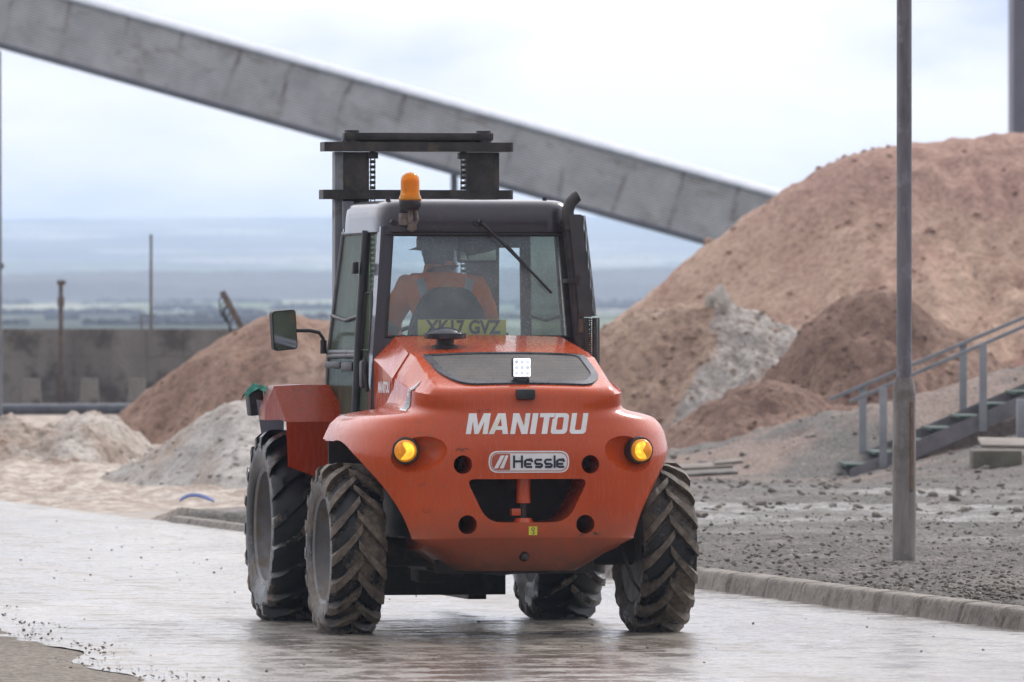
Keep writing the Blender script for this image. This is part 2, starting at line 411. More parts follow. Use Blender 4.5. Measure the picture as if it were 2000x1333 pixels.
def ground_z(X, Y):
    X = np.asarray(X, float); Y = np.asarray(Y, float)
    kx = kerb_x(Y); right = sstep(0.06, 0.16, X - kx)
    verge = 0.115 + 0.035 * fbm(X * 1.3, Y * 0.8, 3, 4) + 0.034 * fbm(X * 5, Y * 4, 5, 4, 0.65)
    b1 = np.clip((X - 3.9) * 0.25, 0, 1.5) - 0.13 * sstep(80, 92, Y)
    b2 = np.clip(0.17 + (X - 2.5) * 0.24, 0.0, 1.5)
    bank = sstep(86, 97, Y) * b1 * (1 - sstep(99.5, 105, Y)) + sstep(99.5, 105, Y) * b2 * sstep(-1.0, 1.0, X) * (1 - 0.85 * sstep(105.5, 113, Y))
    bank = bank + sstep(100, 105, Y) * sstep(0, 2, X) * 0.14 * fbm(X * 1.1, Y * 0.6, 9, 5, 0.6)
    z_r = verge + bank
    dl = left_x(Y) - X + 0.30 * fbm(X * 1.7, Y * 1.1, 13, 4, 0.6)
    z_l = 0.012 + 0.03 * sstep(0, 1.2, dl) + 0.02 * fbm(X * 3, Y * 3, 11, 4)
    z_road = -0.05 + 0 * X
    z = z_road * (1 - right) + z_r * right
    lf = sstep(-1.0, -0.6, dl); lg = sstep(-0.1, 0.5, dl)
    z = np.where(dl > -1.0, z_road * (1 - lf) - 0.008 * lf, z)
    z = np.where(dl > -0.1, -0.008 * (1 - lg) + z_l * lg, z)
    # beyond the road's bend: open pale ground
    far = sstep(76, 78, Y) * (1 - sstep(-1.5, 0.0, X))
    rough_g = -0.04 + 0.06 * sstep(84, 90, Y) + 0.13 * fbm(X * 1.5, Y * 0.6, 21, 6, 0.62) * sstep(80, 90, Y)
    z = np.where(X < 0.2, z * (1 - far) + rough_g * far, z)
    return z

# ground sheet
xs = np.concatenate([np.linspace(-160, -14, 14), np.linspace(-13, -6.5, 14), np.arange(-6.2, 8.6, 0.055), np.linspace(9, 16, 16), np.linspace(18, 160, 14)])
ys = np.concatenate([np.linspace(-40, 40, 12), np.arange(41, 46, 0.25), np.arange(46, 66, 0.085), np.arange(66, 110, 0.22), np.arange(110, 150, 1.5), np.linspace(152, 260, 12)])
GX, GY = np.meshgrid(xs, ys)
GZ = ground_z(GX, GY)
pale = np.where(GX < 0.5, sstep(74.5, 78, GY), 0.0) * 1.0
kx = kerb_x(GY)
streak = sstep(0.1, 0.6, fbm(GX * 0.35, GY * 0.5, 31, 4) + 0.32) * sstep(0, 1, GX - kx) * sstep(62, 66, GY) * (1 - sstep(82, 90, GY))

m, nt, b, co = new_mat('gravelly_ground'); GROUND = m
a1 = node(nt, 'ShaderNodeAttribute'); a1.attribute_name = 'pale'
a2 = node(nt, 'ShaderNodeAttribute'); a2.attribute_name = 'wet'
n1 = noise_node(nt, co, 0.8, 8, 0.65); n2 = noise_node(nt, co, 22, 8, 0.75, (1, 0.4, 1)); n3 = noise_node(nt, co, 4, 6, 0.7, (1, 0.5, 1))
c = ramp(nt, n1, [(0.34, (0.055, 0.046, 0.036)), (0.52, (0.100, 0.086, 0.071)), (0.68, (0.175, 0.153, 0.128))])
c = mixc_(nt, ramp(nt, n2, [(0.4, 0.8), (0.56, 0.0)]), c, (0.035, 0.031, 0.028))
c = mixc_(nt, ramp(nt, n2, [(0.56, 0.0), (0.68, 0.6)]), c, (0.36, 0.33, 0.30))
c = mixc_(nt, ramp(nt, n3, [(0.62, 0.0), (0.72, 0.6)]), c, (0.30, 0.24, 0.19))
pc = ramp(nt, n3, [(0.3, (0.20, 0.145, 0.105)), (0.48, (0.35, 0.28, 0.225)), (0.64, (0.58, 0.52, 0.45))])
c = mixc_(nt, a1.outputs['Fac'], c, pc)
c = mixc_(nt, mth(nt, 'MULTIPLY', a2.outputs['Fac'], 0.4), c, (0.18, 0.168, 0.152))
a3 = node(nt, 'ShaderNodeAttribute'); a3.attribute_name = 'mudl'
a4 = node(nt, 'ShaderNodeAttribute'); a4.attribute_name = 'soil'
c = mixc_(nt, mth(nt, 'MULTIPLY', a4.outputs['Fac'], 0.75), c, ramp(nt, n2, [(0.38, (0.12, 0.075, 0.055)), (0.62, (0.33, 0.225, 0.17))]))
c = mixc_(nt, a3.outputs['Fac'], c, ramp(nt, n2, [(0.38, (0.10, 0.08, 0.058)), (0.62, (0.27, 0.225, 0.175))]))
setc(nt, b.inputs['Base Color'], c)
setc(nt, b.inputs['Roughness'], mixc_(nt, mth(nt, 'MULTIPLY', a2.outputs['Fac'], ramp(nt, n3, [(0.4, 0.8), (0.6, 0.1)])), (0.78, 0.78, 0.78), (0.22, 0.22, 0.22)))
v = node(nt, 'ShaderNodeTexVoronoi'); v.inputs['Scale'].default_value = 22; nt.links.new(co, v.inputs['Vector'])
bump(nt, b, mth(nt, 'ADD', n2, mth(nt, 'MULTIPLY', v.outputs['Distance'], -0.8)), 0.03, 1.0)
mudl = sstep(-1.0, 0.0, left_x(GY) - GX) * (1 - sstep(60, 70, GY)); soil = sstep(88, 100, GY) * sstep(-0.15, 0.25, fbm(GX * 0.7, GY * 0.35, 91, 5, 0.6) + 0.12 * sstep(99, 104, GY)) * (GX > -1)
g = grid_mesh('ground', GX, GY, GZ, GROUND, {'pale': pale, 'wet': streak, 'mudl': mudl, 'soil': soil}); tag(g, kind='structure')

# road: worn wet concrete with a skin of slurry
m, nt, b, co = new_mat('wet_concrete_road'); ROAD = m
n1 = noise_node(nt, co, 0.55, 6, 0.6, (1.0, 0.35, 1.0)); n2 = noise_node(nt, co, 7, 8, 0.7, (1.0, 0.5, 1)); n3 = noise_node(nt, co, 60, 6, 0.7)
n4 = noise_node(nt, co, 3.4, 8, 0.68, (0.8, 0.9, 1))
c = ramp(nt, n1, [(0.35, (0.14, 0.120, 0.096)), (0.5, (0.205, 0.185, 0.158)), (0.68, (0.33, 0.308, 0.275))])
c = mixc_(nt, ramp(nt, n2, [(0.34, 0.55), (0.5, 0.0)]), c, (0.12, 0.10, 0.08))
n5 = noise_node(nt, co, 16, 8, 0.8)
c = mixc_(nt, ramp(nt, n5, [(0.51, 0.0), (0.60, 0.85)]), c, (0.055, 0.045, 0.036))
mpr = node(nt, 'ShaderNodeMapping'); mpr.inputs['Rotation'].default_value = (0, 0, R(-12.4)); nt.links.new(co, mpr.inputs['Vector'])
trk = noise_node(nt, mpr.outputs[0], 1.0, 5, 0.6, (1.5, 0.07, 1))
c = mixc_(nt, ramp(nt, trk, [(0.33, 0.55), (0.52, 0.0)]), c, (0.13, 0.105, 0.08))
setc(nt, b.inputs['Base Color'], c)
rr = ramp(nt, mth(nt, 'ADD', mth(nt, 'MULTIPLY', n4, 0.6), mth(nt, 'MULTIPLY', n5, 0.4)), [(0.42, 0.05), (0.49, 0.13), (0.57, 0.50)])
rr = mixc_(nt, ramp(nt, trk, [(0.33, 0.6), (0.52, 0.0)]), rr, (0.55, 0.55, 0.55))
setc(nt, b.inputs['Roughness'], rr)
b.inputs['Specular IOR Level'].default_value = 0.9
nlow = noise_node(nt, co, 3.2, 4, 0.6, (1, 0.8, 1)); nmid = noise_node(nt, co, 10, 6, 0.65); nfin = noise_node(nt, co, 34, 5, 0.7)
rut = noise_node(nt, co, 1.1, 4, 0.6, (1.0, 0.25, 1))
h = mth(nt, 'ADD', mth(nt, 'MULTIPLY', nlow, 1.1), mth(nt, 'ADD', mth(nt, 'MULTIPLY', nmid, 0.6), mth(nt, 'MULTIPLY', nfin, 0.22)))
h = mth(nt, 'ADD', h, mth(nt, 'MULTIPLY', rut, 1.2))
bump(nt, b, h, 0.011, 1.0)
ys2 = np.concatenate([np.linspace(-40, 40, 20), np.arange(40.5, 82, 0.07), np.linspace(82.5, 110, 30)])
us = np.linspace(0, 1, 260)
RX = np.zeros((len(ys2), 260)); RY = np.zeros_like(RX)
for i, yy in enumerate(ys2):
    xr = kerb_x(yy) + 0.02; xl = left_x(yy) - 0.15 + 0.12 * math.sin(yy * 1.7) + 0.1 * math.sin(yy * 0.61)
    RX[i] = xl + (xr - xl) * us; RY[i] = yy
RZ = 0.0 + 0.006 * fbm(RX * 0.7, RY * 0.4, 41, 3)
calm = sstep(-0.35, 0.25, fbm(RX * 0.5, RY * 0.12, 43, 3))
RZ += (0.0018 + 0.0022 * calm) * fbm(RX * 9.0 + 0.8 * fbm(RX * 3, RY * 2, 47, 2), RY * 7.0, 45, 4, 0.7)
RZ = np.where(RY < 40.5, 0, RZ)
RZ += -0.03 * sstep(78, 84, RY) * sstep(-3.0, -2.0, RX)
road = grid_mesh('road', RX, RY, RZ, ROAD); tag(road, kind='structure')

# kerb: worn slabs running along the right of the road
KERBM = mk('worn_concrete_kerb', (0.13, 0.112, 0.092), (0.25, 0.222, 0.188), 4, 0.6, 0.85, bscale=18, bdist=0.02, dirt=(0.12, 0.095, 0.07), dscale=9, dthr=0.56)
kys = np.arange(36, 75.6, 0.03)
prof = [(-0.03, -0.04), (-0.01, 0.0), (0.003, 0.045), (0.014, 0.095), (0.022, 0.112), (0.036, 0.120), (0.10, 0.124), (0.15, 0.124), (0.20, 0.10)]
KX = np.zeros((len(kys), len(prof))); KY = np.zeros_like(KX); KZ = np.zeros_like(KX)
for i, yy in enumerate(kys):
    j = (yy % 0.92); gap = -0.03 if j < 0.05 else 0.0
    seg = int(yy / 0.92); dz = 0.006 * math.sin(seg * 12.9); dx = 0.008 * math.sin(seg * 4.7)
    for k, (px_, pz_) in enumerate(prof):
        KX[i, k] = kerb_x(yy) + px_ + dx - gap * 0.6; KY[i, k] = yy; pz_ = pz_ * (1 - 0.6 * float(sstep(64, 72, yy))) if pz_ > 0 else pz_; KZ[i, k] = pz_ + dz * (pz_ > 0.02) + gap * (pz_ > 0.05)
KX += 0.011 * fbm(KY * 11, KZ * 30, 51, 4, 0.6); KZ += 0.006 * fbm(KY * 5, KX * 14, 55, 3, 0.6)
kerb = grid_mesh('kerb', KX, KY, KZ, KERBM); tag(kerb, kind='structure')

# ---- hills: valley, farmland, wooded ridge, far moor
hy = np.concatenate([np.linspace(230, 2500, 90), np.linspace(2530, 3400, 60), np.linspace(3450, 9500, 90)])
hu = np.concatenate([np.linspace(-0.42, -0.1, 20), np.linspace(-0.095, 0.095, 130), np.linspace(0.1, 0.42, 20)])
HU, HY = np.meshgrid(hu, hy); HX = HU * HY
kp = [(230, 690), (500, 668), (1000, 641), (1500, 618), (2100, 601), (2650, 588), (2900, 560), (3300, 556), (4200, 528), (5500, 490), (7600, 428), (8500, 433), (9500, 445)]
ang = np.interp(HY, [k[0] for k in kp], [645 - k[1] for k in kp])
HZ = CAM_H + ang * HY / FPX
HZ += 10 * sstep(4500, 7500, HY) * fbm(HX / 900.0, HY / 2000.0, 61, 4) + 1.3 * fbm(HX / 120.0, HY / 300.0, 63, 4) * sstep(700, 2500, HY)
HZ -= 9 * sstep(6000, 7600, HY) * sstep(0.01, 0.05, HU)
HZ = np.where(HY < 300, np.minimum(HZ, -0.3), HZ)
m, nt, b, co = new_mat('far_farmland'); HILLM = m
mpg = node(nt, 'ShaderNodeMapping'); mpg.inputs['Scale'].default_value = (1 / 75.0, 1 / 330.0, 0); nt.links.new(co, mpg.inputs['Vector'])
v = node(nt, 'ShaderNodeTexVoronoi'); v.inputs['Scale'].default_value = 1.0; nt.links.new(mpg.outputs[0], v.inputs['Vector'])
vv = ramp(nt, v.outputs['Color'], [(0.15, (0.04, 0.05, 0.03)), (0.35, (0.14, 0.18, 0.08)), (0.5, (0.05, 0.055, 0.045)), (0.65, (0.38, 0.40, 0.27)), (0.85, (0.30, 0.26, 0.21))])
ve = node(nt, 'ShaderNodeTexVoronoi', feature='DISTANCE_TO_EDGE'); nt.links.new(mpg.outputs[0], ve.inputs['Vector'])
hed = ramp(nt, ve.outputs['Distance'], [(0.03, 1.0), (0.06, 0.0)])
vv = mixc_(nt, hed, vv, (0.025, 0.035, 0.02))
vv = mixc_(nt, ramp(nt, noise_node(nt, co, 0.004, 6, 0.6), [(0.48, 0.0), (0.62, 0.75)]), vv, (0.035, 0.035, 0.03))
setc(nt, b.inputs['Base Color'], vv); b.inputs['Roughness'].default_value = 0.95; b.inputs['Specular IOR Level'].default_value = 0.1
hills = grid_mesh('hills', HX, HY, HZ, HILLM); tag(hills, kind='structure')

# ---- wooded ridge, one mass of crowns
WOODM = mk('bare_winter_wood', (0.018, 0.016, 0.014), (0.045, 0.04, 0.03), 0.03, 0.95)
wy = np.linspace(2640, 3180, 60); wu = np.linspace(-0.085, 0.085, 900)
WU, WY = np.meshgrid(wu, wy); WX = WU * WY
base = CAM_H + np.interp(WY, [k[0] for k in kp], [645 - k[1] for k in kp]) * WY / FPX
hgt = (4.5 + 3.5 * fbm(WX / 60, WY / 90, 71, 4) + 1.6 * np.abs(fbm(WX / 7, WY / 9, 73, 3))) * sstep(2640, 2680, WY) * (1 - sstep(3140, 3180, WY))
hgt *= sstep(-0.38, -0.2, fbm(WX / 260, WY / 200, 77, 3) + 0.12)
wood = grid_mesh('woodland', WX, WY, base + hgt - 0.5, WOODM); tag(wood, 'dark band of leafless wood along the low ridge', 'woodland', kind='stuff')
# hedgerows and copses on the plain
hb = bmesh.new()
for (pyc, Yh, amp, p0, p1) in ((632, 1150, 1.2, -60, 700), (622, 1400, 1.5, 100, 2100), (612, 1700, 1.8, -80, 520), (603, 2050, 2.4, 300, 1500), (596, 2350, 3.0, -80, 2100), (560, 1750, 0, 0, 0)):
    if amp == 0: continue
    for pxx in np.arange(p0, p1, 5.0):
        if math.sin(pxx * 0.013 + Yh) > 0.75: continue
        q = P(pxx, pyc, Yh); amp_ = amp * 0.45; hgt_ = amp_ * (0.5 + 0.8 * random.random())
        bmesh.ops.create_icosphere(hb, subdivisions=1, radius=1, matrix=Matrix.Translation((q.x, q.y + random.uniform(-8, 8), q.z + hgt_ * 0.3)) @ Matrix.Diagonal((amp_ * 1.3, amp_, hgt_, 1)))
hd = link_mesh('hedgerows', hb, WOODM, None, 60); tag(hd, 'thin dark hedgerows crossing the fields of the plain', 'hedgerows', kind='stuff')
# small pale barn on the plain
q = P(345, 612, 1450)
bn = empty('barn', (q.x, q.y, q.z))
MB().box(-1.1, 1.1, -1.5, 1.5, -0.8, 0.35).build('wall', mk('barn_wall', (0.7, 0.7, 0.72)), bn)
MB().prism([(-1.25, -1.6, 0.352), (1.25, -1.6, 0.352), (0, -1.6, 0.75)], (0, 3.2, 0)).build('roof', mk('barn_roof', (0.75, 0.75, 0.78)), bn)
tag(bn, 'tiny white barn among the far green fields', 'barn')

# ================================================================== SPOIL HEAPS
def stones(name, n, fn, r0, r1, mat, label, sub=1):
    t_ = bmesh.new(); bmesh.ops.create_icosphere(t_, subdivisions=1, radius=1)
    bv = np.array([v_.co[:] for v_ in t_.verts]); bf = np.array([[v_.index for v_ in f_.verts] for f_ in t_.faces]); t_.free()
    ps = np.array([fn() for _ in range(n)]); r = r0 + (r1 - r0) * rng.random(n) ** 4
    sc = np.stack([np.ones(n), rng.uniform(0.6, 1, n), rng.uniform(0.4, 0.8, n)], 1) * r[:, None]
    V_ = (bv[None] + rng.uniform(-0.16, 0.16, (n, len(bv), 3))) * sc[:, None, :]
    a_ = rng.uniform(0, 6.28, n); c_, s_ = np.cos(a_)[:, None], np.sin(a_)[:, None]
    x, y = V_[..., 0] * c_ - V_[..., 1] * s_, V_[..., 0] * s_ + V_[..., 1] * c_
    ti = rng.uniform(-0.6, 0.6, n)[:, None]; z = V_[..., 2] * np.cos(ti) + x * np.sin(ti)
    co_ = np.stack([x, y, z], -1) + ps[:, None, :]; co_[..., 2] += r[:, None] * 0.2
    F = (bf[None] + (np.arange(n) * len(bv))[:, None, None]).reshape(-1)
    me = bpy.data.meshes.new(name); me.vertices.add(n * len(bv)); me.vertices.foreach_set('co', co_.ravel())
    me.loops.add(len(F)); me.loops.foreach_set('vertex_index', F.astype(np.int32))
    me.polygons.add(len(F) // 3); me.polygons.foreach_set('loop_start', np.arange(0, len(F), 3, dtype=np.int32)); me.update(); me.validate()
    me.materials.append(mat); o = bpy.data.objects.new(name, me); COL.objects.link(o)
    return tag(o, label, None, kind='stuff')
def heap_mat(name, ca, cb, cc, bsc=3.0, bd=0.12, fine=(0.5, 0.5), streak=None, top=None):
    m, nt, b, co = new_mat(name)
    n1 = noise_node(nt, co, 0.45, 7, 0.62); n2 = noise_node(nt, co, bsc, 9, 0.72); n3 = noise_node(nt, co, bsc * 5, 8, 0.7)
    n5 = noise_node(nt, co, 0.9, 5, 0.6, (1, 1, 0.35))
    c = ramp(nt, mth(nt, 'ADD', mth(nt, 'MULTIPLY', n1, 0.6), mth(nt, 'MULTIPLY', n5, 0.4)), [(0.38, ca), (0.5, cb), (0.62, cc)])
    if top:
        sp = node(nt, 'ShaderNodeSeparateXYZ'); nt.links.new(co, sp.inputs[0])
        zz = mth(nt, 'ADD', sp.outputs['Z'], mth(nt, 'MULTIPLY', n1, 4.0))
        c = mixc_(nt, ramp(nt, mth(nt, 'MULTIPLY', zz, 0.1), [(0.50, 0.0), (0.66, 0.75)]), c, top)
    if streak:
        at = node(nt, 'ShaderNodeAttribute'); at.attribute_name = 'streak'
        c = mixc_(nt, at.outputs['Fac'], c, ramp(nt, n2, [(0.36, streak[0]), (0.62, streak[1])]))
    n4 = noise_node(nt, co, bsc * 1.7, 8, 0.75)
    c = mixc_(nt, ramp(nt, n4, [(0.38, fine[0]), (0.52, 0.0)]), c, tuple(x * 0.45 for x in ca))
    c = mixc_(nt, ramp(nt, n4, [(0.54, 0.0), (0.68, 0.5)]), c, tuple(min(0.8, x * 1.3) for x in cb))
    c = mixc_(nt, ramp(nt, n3, [(0.55, 0.0), (0.72, fine[1])]), c, tuple(min(0.8, x * 1.25) for x in cc))
    setc(nt, b.inputs['Base Color'], c); b.inputs['Roughness'].default_value = 0.9; b.inputs['Specular IOR Level'].default_value = 0.25
    bump(nt, b, mth(nt, 'ADD', n2, mth(nt, 'MULTIPLY', n3, 0.45)), bd, 1.0)
    return m
def heap(name, Y0, prof, slope, mat, label, seed, rough=(0.25, 1.2), lump=(0.08, 5.0), flat=0.5, backslope=None, res=0.07, zb=-0.25, fold=0.0, asym=0.0, spike=0.0, mask=None, rill=0.16, clods=500, csz=0.07):
    """prof: crest line as photo pixels at distance Y0; the heap falls at `slope` in front of and behind its crest."""
    pts = [P(a, b_, Y0) for a, b_ in prof]
    X = np.arange(pts[0].x, pts[-1].x + res, res)
    top = np.interp(X, [p.x for p in pts], [p.z for p in pts])
    k = np.ones(7) / 7; top = np.convolve(np.pad(top, 3, mode='edge'), k, 'valid')
    H = top.max() - zb; D = H / slope + flat
    backslope = backslope or slope; DB = H / backslope + flat
    Yl = np.concatenate([np.arange(-D, 0, res * 1.3), np.arange(0, DB, res * 2.5)])
    XX, YY = np.meshgrid(X, Yl); TT = np.tile(top, (len(Yl), 1))
    dist = np.where(YY < 0, -YY * slope, YY * backslope)
    mid = fbm(XX * rough[1] * 0.5, YY * rough[1] * 0.5, seed, 5, 0.55)
    dist = np.sqrt(dist ** 2 + (flat * slope * 0.5) ** 2) - flat * slope * 0.5
    Z = TT - dist
    ins = sstep(0.0, 0.9, dist)
    Z = Z + rough[0] * mid * (0.35 + 0.65 * ins) * 1.6
    if fold: Z += fold * fbm(XX * 0.9, YY * 0.15, seed + 5, 4) * ins
    lumpn = fbm(XX * lump[1], YY * lump[1], seed + 9, 5, 0.65)
    Z = Z - 0.20 * np.abs(fbm(XX * 2.1, YY * 1.3, seed + 14, 5, 0.6)) * ins
    Z = Z + lump[0] * lumpn
    if spike: Z = Z + spike * np.clip(lumpn - 0.35, 0, 1) * 3
    Z = Z - 1.5 * rill * np.abs(fbm(XX * 1.5 + 0.5 * fbm(XX, YY, seed + 30, 3), YY * 0.22, seed + 21, 4, 0.6)) * ins
    Z = np.maximum(Z, zb)
    cx, cy = X.mean(), Y0
    at_ = None
    if mask is not None:
        yy_ = YY + Y0; PX = 1000 + XX * FPX / yy_; PY = 645 - (Z - CAM_H) * FPX / yy_; dmin = np.full(XX.shape, 1e9)
        for (p0, p1) in zip(mask, mask[1:]):
            ax, ay, aw = p0; bx, by, bw = p1; L2 = (bx - ax) ** 2 + (by - ay) ** 2
            t = np.clip(((PX - ax) * (bx - ax) + (PY - ay) * (by - ay)) / L2, 0, 1)
            dmin = np.minimum(dmin, np.hypot(PX - ax - t * (bx - ax), PY - ay - t * (by - ay)) - (aw + (bw - aw) * t))
        at_ = {'streak': 1 - sstep(-9, 9, dmin + 60 * fbm(XX * 2.2, YY * 1.6, seed + 40, 5, 0.65))}
    o = grid_mesh(name, XX - cx, YY, Z, mat, at_)
    o.location = (cx, cy, 0)
    # clods resting on the slope that faces the road
    fr_ = np.argwhere((YY < 0.3) & (Z > zb + 0.12))
    clods = int(clods * 0.6)
    if clods and len(fr_):
        pk = fr_[rng.integers(0, len(fr_), clods)]
        pp = [(XX[i, j] - cx, YY[i, j], Z[i, j] - 0.01) for i, j in pk]; it = iter(pp)
        ck = stones('clods', clods, lambda: next(it), 0.012, csz * 0.8, mat, 'loose clods lying over the heap'); ck.parent = o
        if 'label' in ck: del ck['label']
        if 'category' in ck: del ck['category']
    tag(o, label, 'spoil heap'); return o

HA = heap_mat('ochre_sand', (0.46, 0.28, 0.205), (0.63, 0.445, 0.33), (0.56, 0.36, 0.275), 5.0, 0.10, fine=(0.6, 0.5), top=(0.47, 0.285, 0.235))
HB = heap_mat('red_brown_earth', (0.26, 0.155, 0.115), (0.40, 0.26, 0.195), (0.52, 0.35, 0.265), 6.0, 0.12, fine=(0.75, 0.5))
HC = heap_mat('pinkish_earth', (0.38, 0.25, 0.185), (0.54, 0.38, 0.28), (0.56, 0.46, 0.38), 5.5, 0.10, fine=(0.7, 0.6), streak=((0.33, 0.30, 0.27), (0.66, 0.63, 0.59)))
HD = heap_mat('brown_sand', (0.25, 0.15, 0.105), (0.37, 0.24, 0.175), (0.50, 0.35, 0.27), 4.5, 0.08, fine=(0.7, 0.5))
HE = heap_mat('pale_chalky_spoil', (0.42, 0.33, 0.26), (0.48, 0.46, 0.43), (0.60, 0.57, 0.53), 5.0, 0.06, fine=(0.55, 0.5))
HF = heap_mat('cream_clay_spoil', (0.36, 0.265, 0.20), (0.52, 0.43, 0.36), (0.68, 0.63, 0.57), 4.0, 0.10, fine=(0.8, 0.6))
HG = heap_mat('grey_white_spoil', (0.34, 0.29, 0.24), (0.52, 0.49, 0.45), (0.64, 0.60, 0.55), 6.0, 0.12, fine=(0.7, 0.6))

heap('spoil_heap', 152, [(1090, 690), (1165, 640), (1255, 580), (1318, 515), (1380, 482), (1450, 425), (1520, 378), (1580, 345), (1625, 320), (1690, 296), (1745, 290), (1800, 275), (1890, 266), (2000, 257), (2120, 262), (2300, 300), (2600, 460), (2900, 640), (3100, 760)],
     0.62, HA, 'tallest ochre sand heap rising behind the lamp post to the right edge', 101, rough=(0.30, 0.7), lump=(0.07, 4.0), res=0.09, fold=0.25, flat=0.7, spike=0.02, rill=0.22, clods=1800, csz=0.11)
heap('spoil_heap', 119, [(1380, 860), (1460, 800), (1530, 700), (1575, 640), (1620, 600), (1660, 572), (1700, 556), (1745, 565), (1790, 590), (1830, 620), (1890, 655), (1960, 700), (2060, 760), (2160, 820)],
     0.85, HB, 'dark reddish brown pointed mound behind the lamp post, in front of the tallest heap', 131, rough=(0.34, 1.5), lump=(0.12, 5.0), fold=0.3, res=0.05, rill=0.28, clods=900, csz=0.08)
heap('spoil_heap', 121, [(1010, 800), (1100, 720), (1165, 645), (1210, 628), (1280, 602), (1340, 594), (1400, 592), (1450, 600), (1500, 620), (1550, 650), (1590, 700), (1640, 780), (1700, 860)],
     0.70, HC, 'lumpy pinkish mound right of the forklift with a grey white clay streak down its face', 151, rough=(0.36, 1.3), lump=(0.13, 4.0), fold=0.35, res=0.05,
     mask=[(1395, 600, 12), (1440, 630, 42), (1530, 655, 42), (1470, 695, 58), (1400, 750, 58), (1345, 800, 44), (1310, 850, 28)], clods=1100, csz=0.09)
heap('spoil_heap', 112, [(1180, 880), (1290, 840), (1370, 800), (1430, 760), (1500, 735), (1560, 745), (1620, 790), (1720, 800), (1850, 790), (2000, 760), (2200, 740)],
     0.42, HB, 'low brown apron of earth at the foot of the pointed mound, behind the steps', 177, rough=(0.22, 1.2), lump=(0.10, 5.0), res=0.05, clods=900)
heap('spoil_heap', 128, [(2300, 700), (2230, 660)][::-1] if False else [(1900, 760), (1960, 710), (2030, 670), (2120, 640), (2260, 660), (2400, 760)],
     0.7, heap_mat('pink_earth', (0.34, 0.19, 0.14), (0.42, 0.25, 0.19), (0.48, 0.30, 0.23)), 'pink earth heap half cut off by the right edge above the handrail', 181, res=0.07)
heap('spoil_heap', 124, [(150, 885), (200, 845), (232, 800), (300, 752), (370, 700), (440, 655), (490, 628), (530, 614), (565, 606), (600, 618), (640, 630), (690, 612), (760, 640), (860, 740), (960, 850)],
     0.55, HD, 'brown sand heap sloping down to the concrete wall, left of the forklift', 201, rough=(0.22, 0.9), lump=(0.07, 4.0), fold=0.35, res=0.06)
heap('spoil_heap', 92, [(90, 985), (150, 960), (230, 925), (300, 890), (360, 845), (410, 805), (450, 783), (495, 776), (540, 790), (620, 820), (740, 900), (850, 960)],
     0.42, HE, 'pale chalky grey heap directly behind the forklift wheels at left', 221, rough=(0.16, 1.1), lump=(0.05, 5.0), fold=0.15, res=0.045, flat=0.3, rill=0.12, clods=700, csz=0.06)
heap('spoil_heap', 112, [(-220, 840), (-60, 800), (0, 797), (45, 806), (95, 832), (130, 812), (180, 800), (225, 808), (255, 830), (300, 870), (380, 895), (450, 920)],
     0.12, HF, 'cream clay bank of lumps at the left edge below the wall', 241, rough=(0.34, 1.4), lump=(0.16, 3.0), res=0.06, flat=0.3, backslope=0.5, fold=0.3)
# pale boulders on the pinkish mound
ROCK = mk('pale_rock', (0.34, 0.31, 0.27), (0.55, 0.52, 0.47), 4, 0.85, bscale=7, bdist=0.05)
def rock(px_, py_, Y, r, sc, label, seed, rz=0.3, mat=None):
    q = P(px_, py_, Y); bm = bmesh.new(); bmesh.ops.create_icosphere(bm, subdivisions=3, radius=1)
    rr = random.Random(seed); pl = [(Vector((rr.uniform(-1, 1), rr.uniform(-1, 1), rr.uniform(-1, 1))).normalized(), rr.uniform(0.55, 0.85)) for _ in range(11)]
    for v_ in bm.verts:
        for nrm, dd in pl:
            t = v_.co.dot(nrm)
            if t > dd: v_.co -= nrm * (t - dd)
        v_.co = Vector((v_.co.x * sc[0], v_.co.y * sc[1], v_.co.z * sc[2])) * r
    o = link_mesh('boulder', bm, mat or ROCK, None, 28); o.location = q; o.rotation_euler = (0.1, -0.25, rz); return tag(o, label, 'boulder')
rock(1412, 585, 120.6, 0.17, (0.8, 0.9, 1.25), 'larger pale upright rock on the crest of the pinkish mound', 3)
rock(1390, 590, 120.8, 0.11, (0.7, 0.9, 1.3), 'smaller pale rock leaning beside the larger one on the mound crest', 4, 1.2)

# ================================================================== CONCRETE WALL and things round it
CONC = mk('weathered_concrete', (0.13, 0.118, 0.105), (0.22, 0.202, 0.182), 0.9, 0.85, bscale=12, bdist=0.02, dirt=(0.075, 0.062, 0.052), dscale=1.2, dthr=0.54, stretch=(1, 1, 0.35))
YW = 178.0
wz1 = P(0, 643, YW).z; wz0 = -0.35
wl = P(-500, 0, YW).x; wr = P(560, 0, YW).x
wa = empty('concrete_wall', (0, YW, 0))
xk = wl; i = 0
mw = MB()
while xk < wr:
    mw.box(xk + 0.008, xk + 0.762, 0.0 + 0.01 * math.sin(i * 5.1), 0.25, wz0, 0.83 * wz1 * 0.80)
    mw.box(xk + 0.008, xk + 0.762, 0.0 + 0.012 * math.sin(i * 7.7 + 1), 0.25, 0.83 * wz1 * 0.80 + 0.012, wz1)
    xk += 0.77; i += 1
mw.build('wall_panel', CONC, wa)
MB().box(wl, wr, 0.02, 0.32, wz0, wz1 - 0.03).build('wall_backing', CONC, wa)
tag(wa, 'long grey concrete panel wall behind the heaps at left', 'wall')
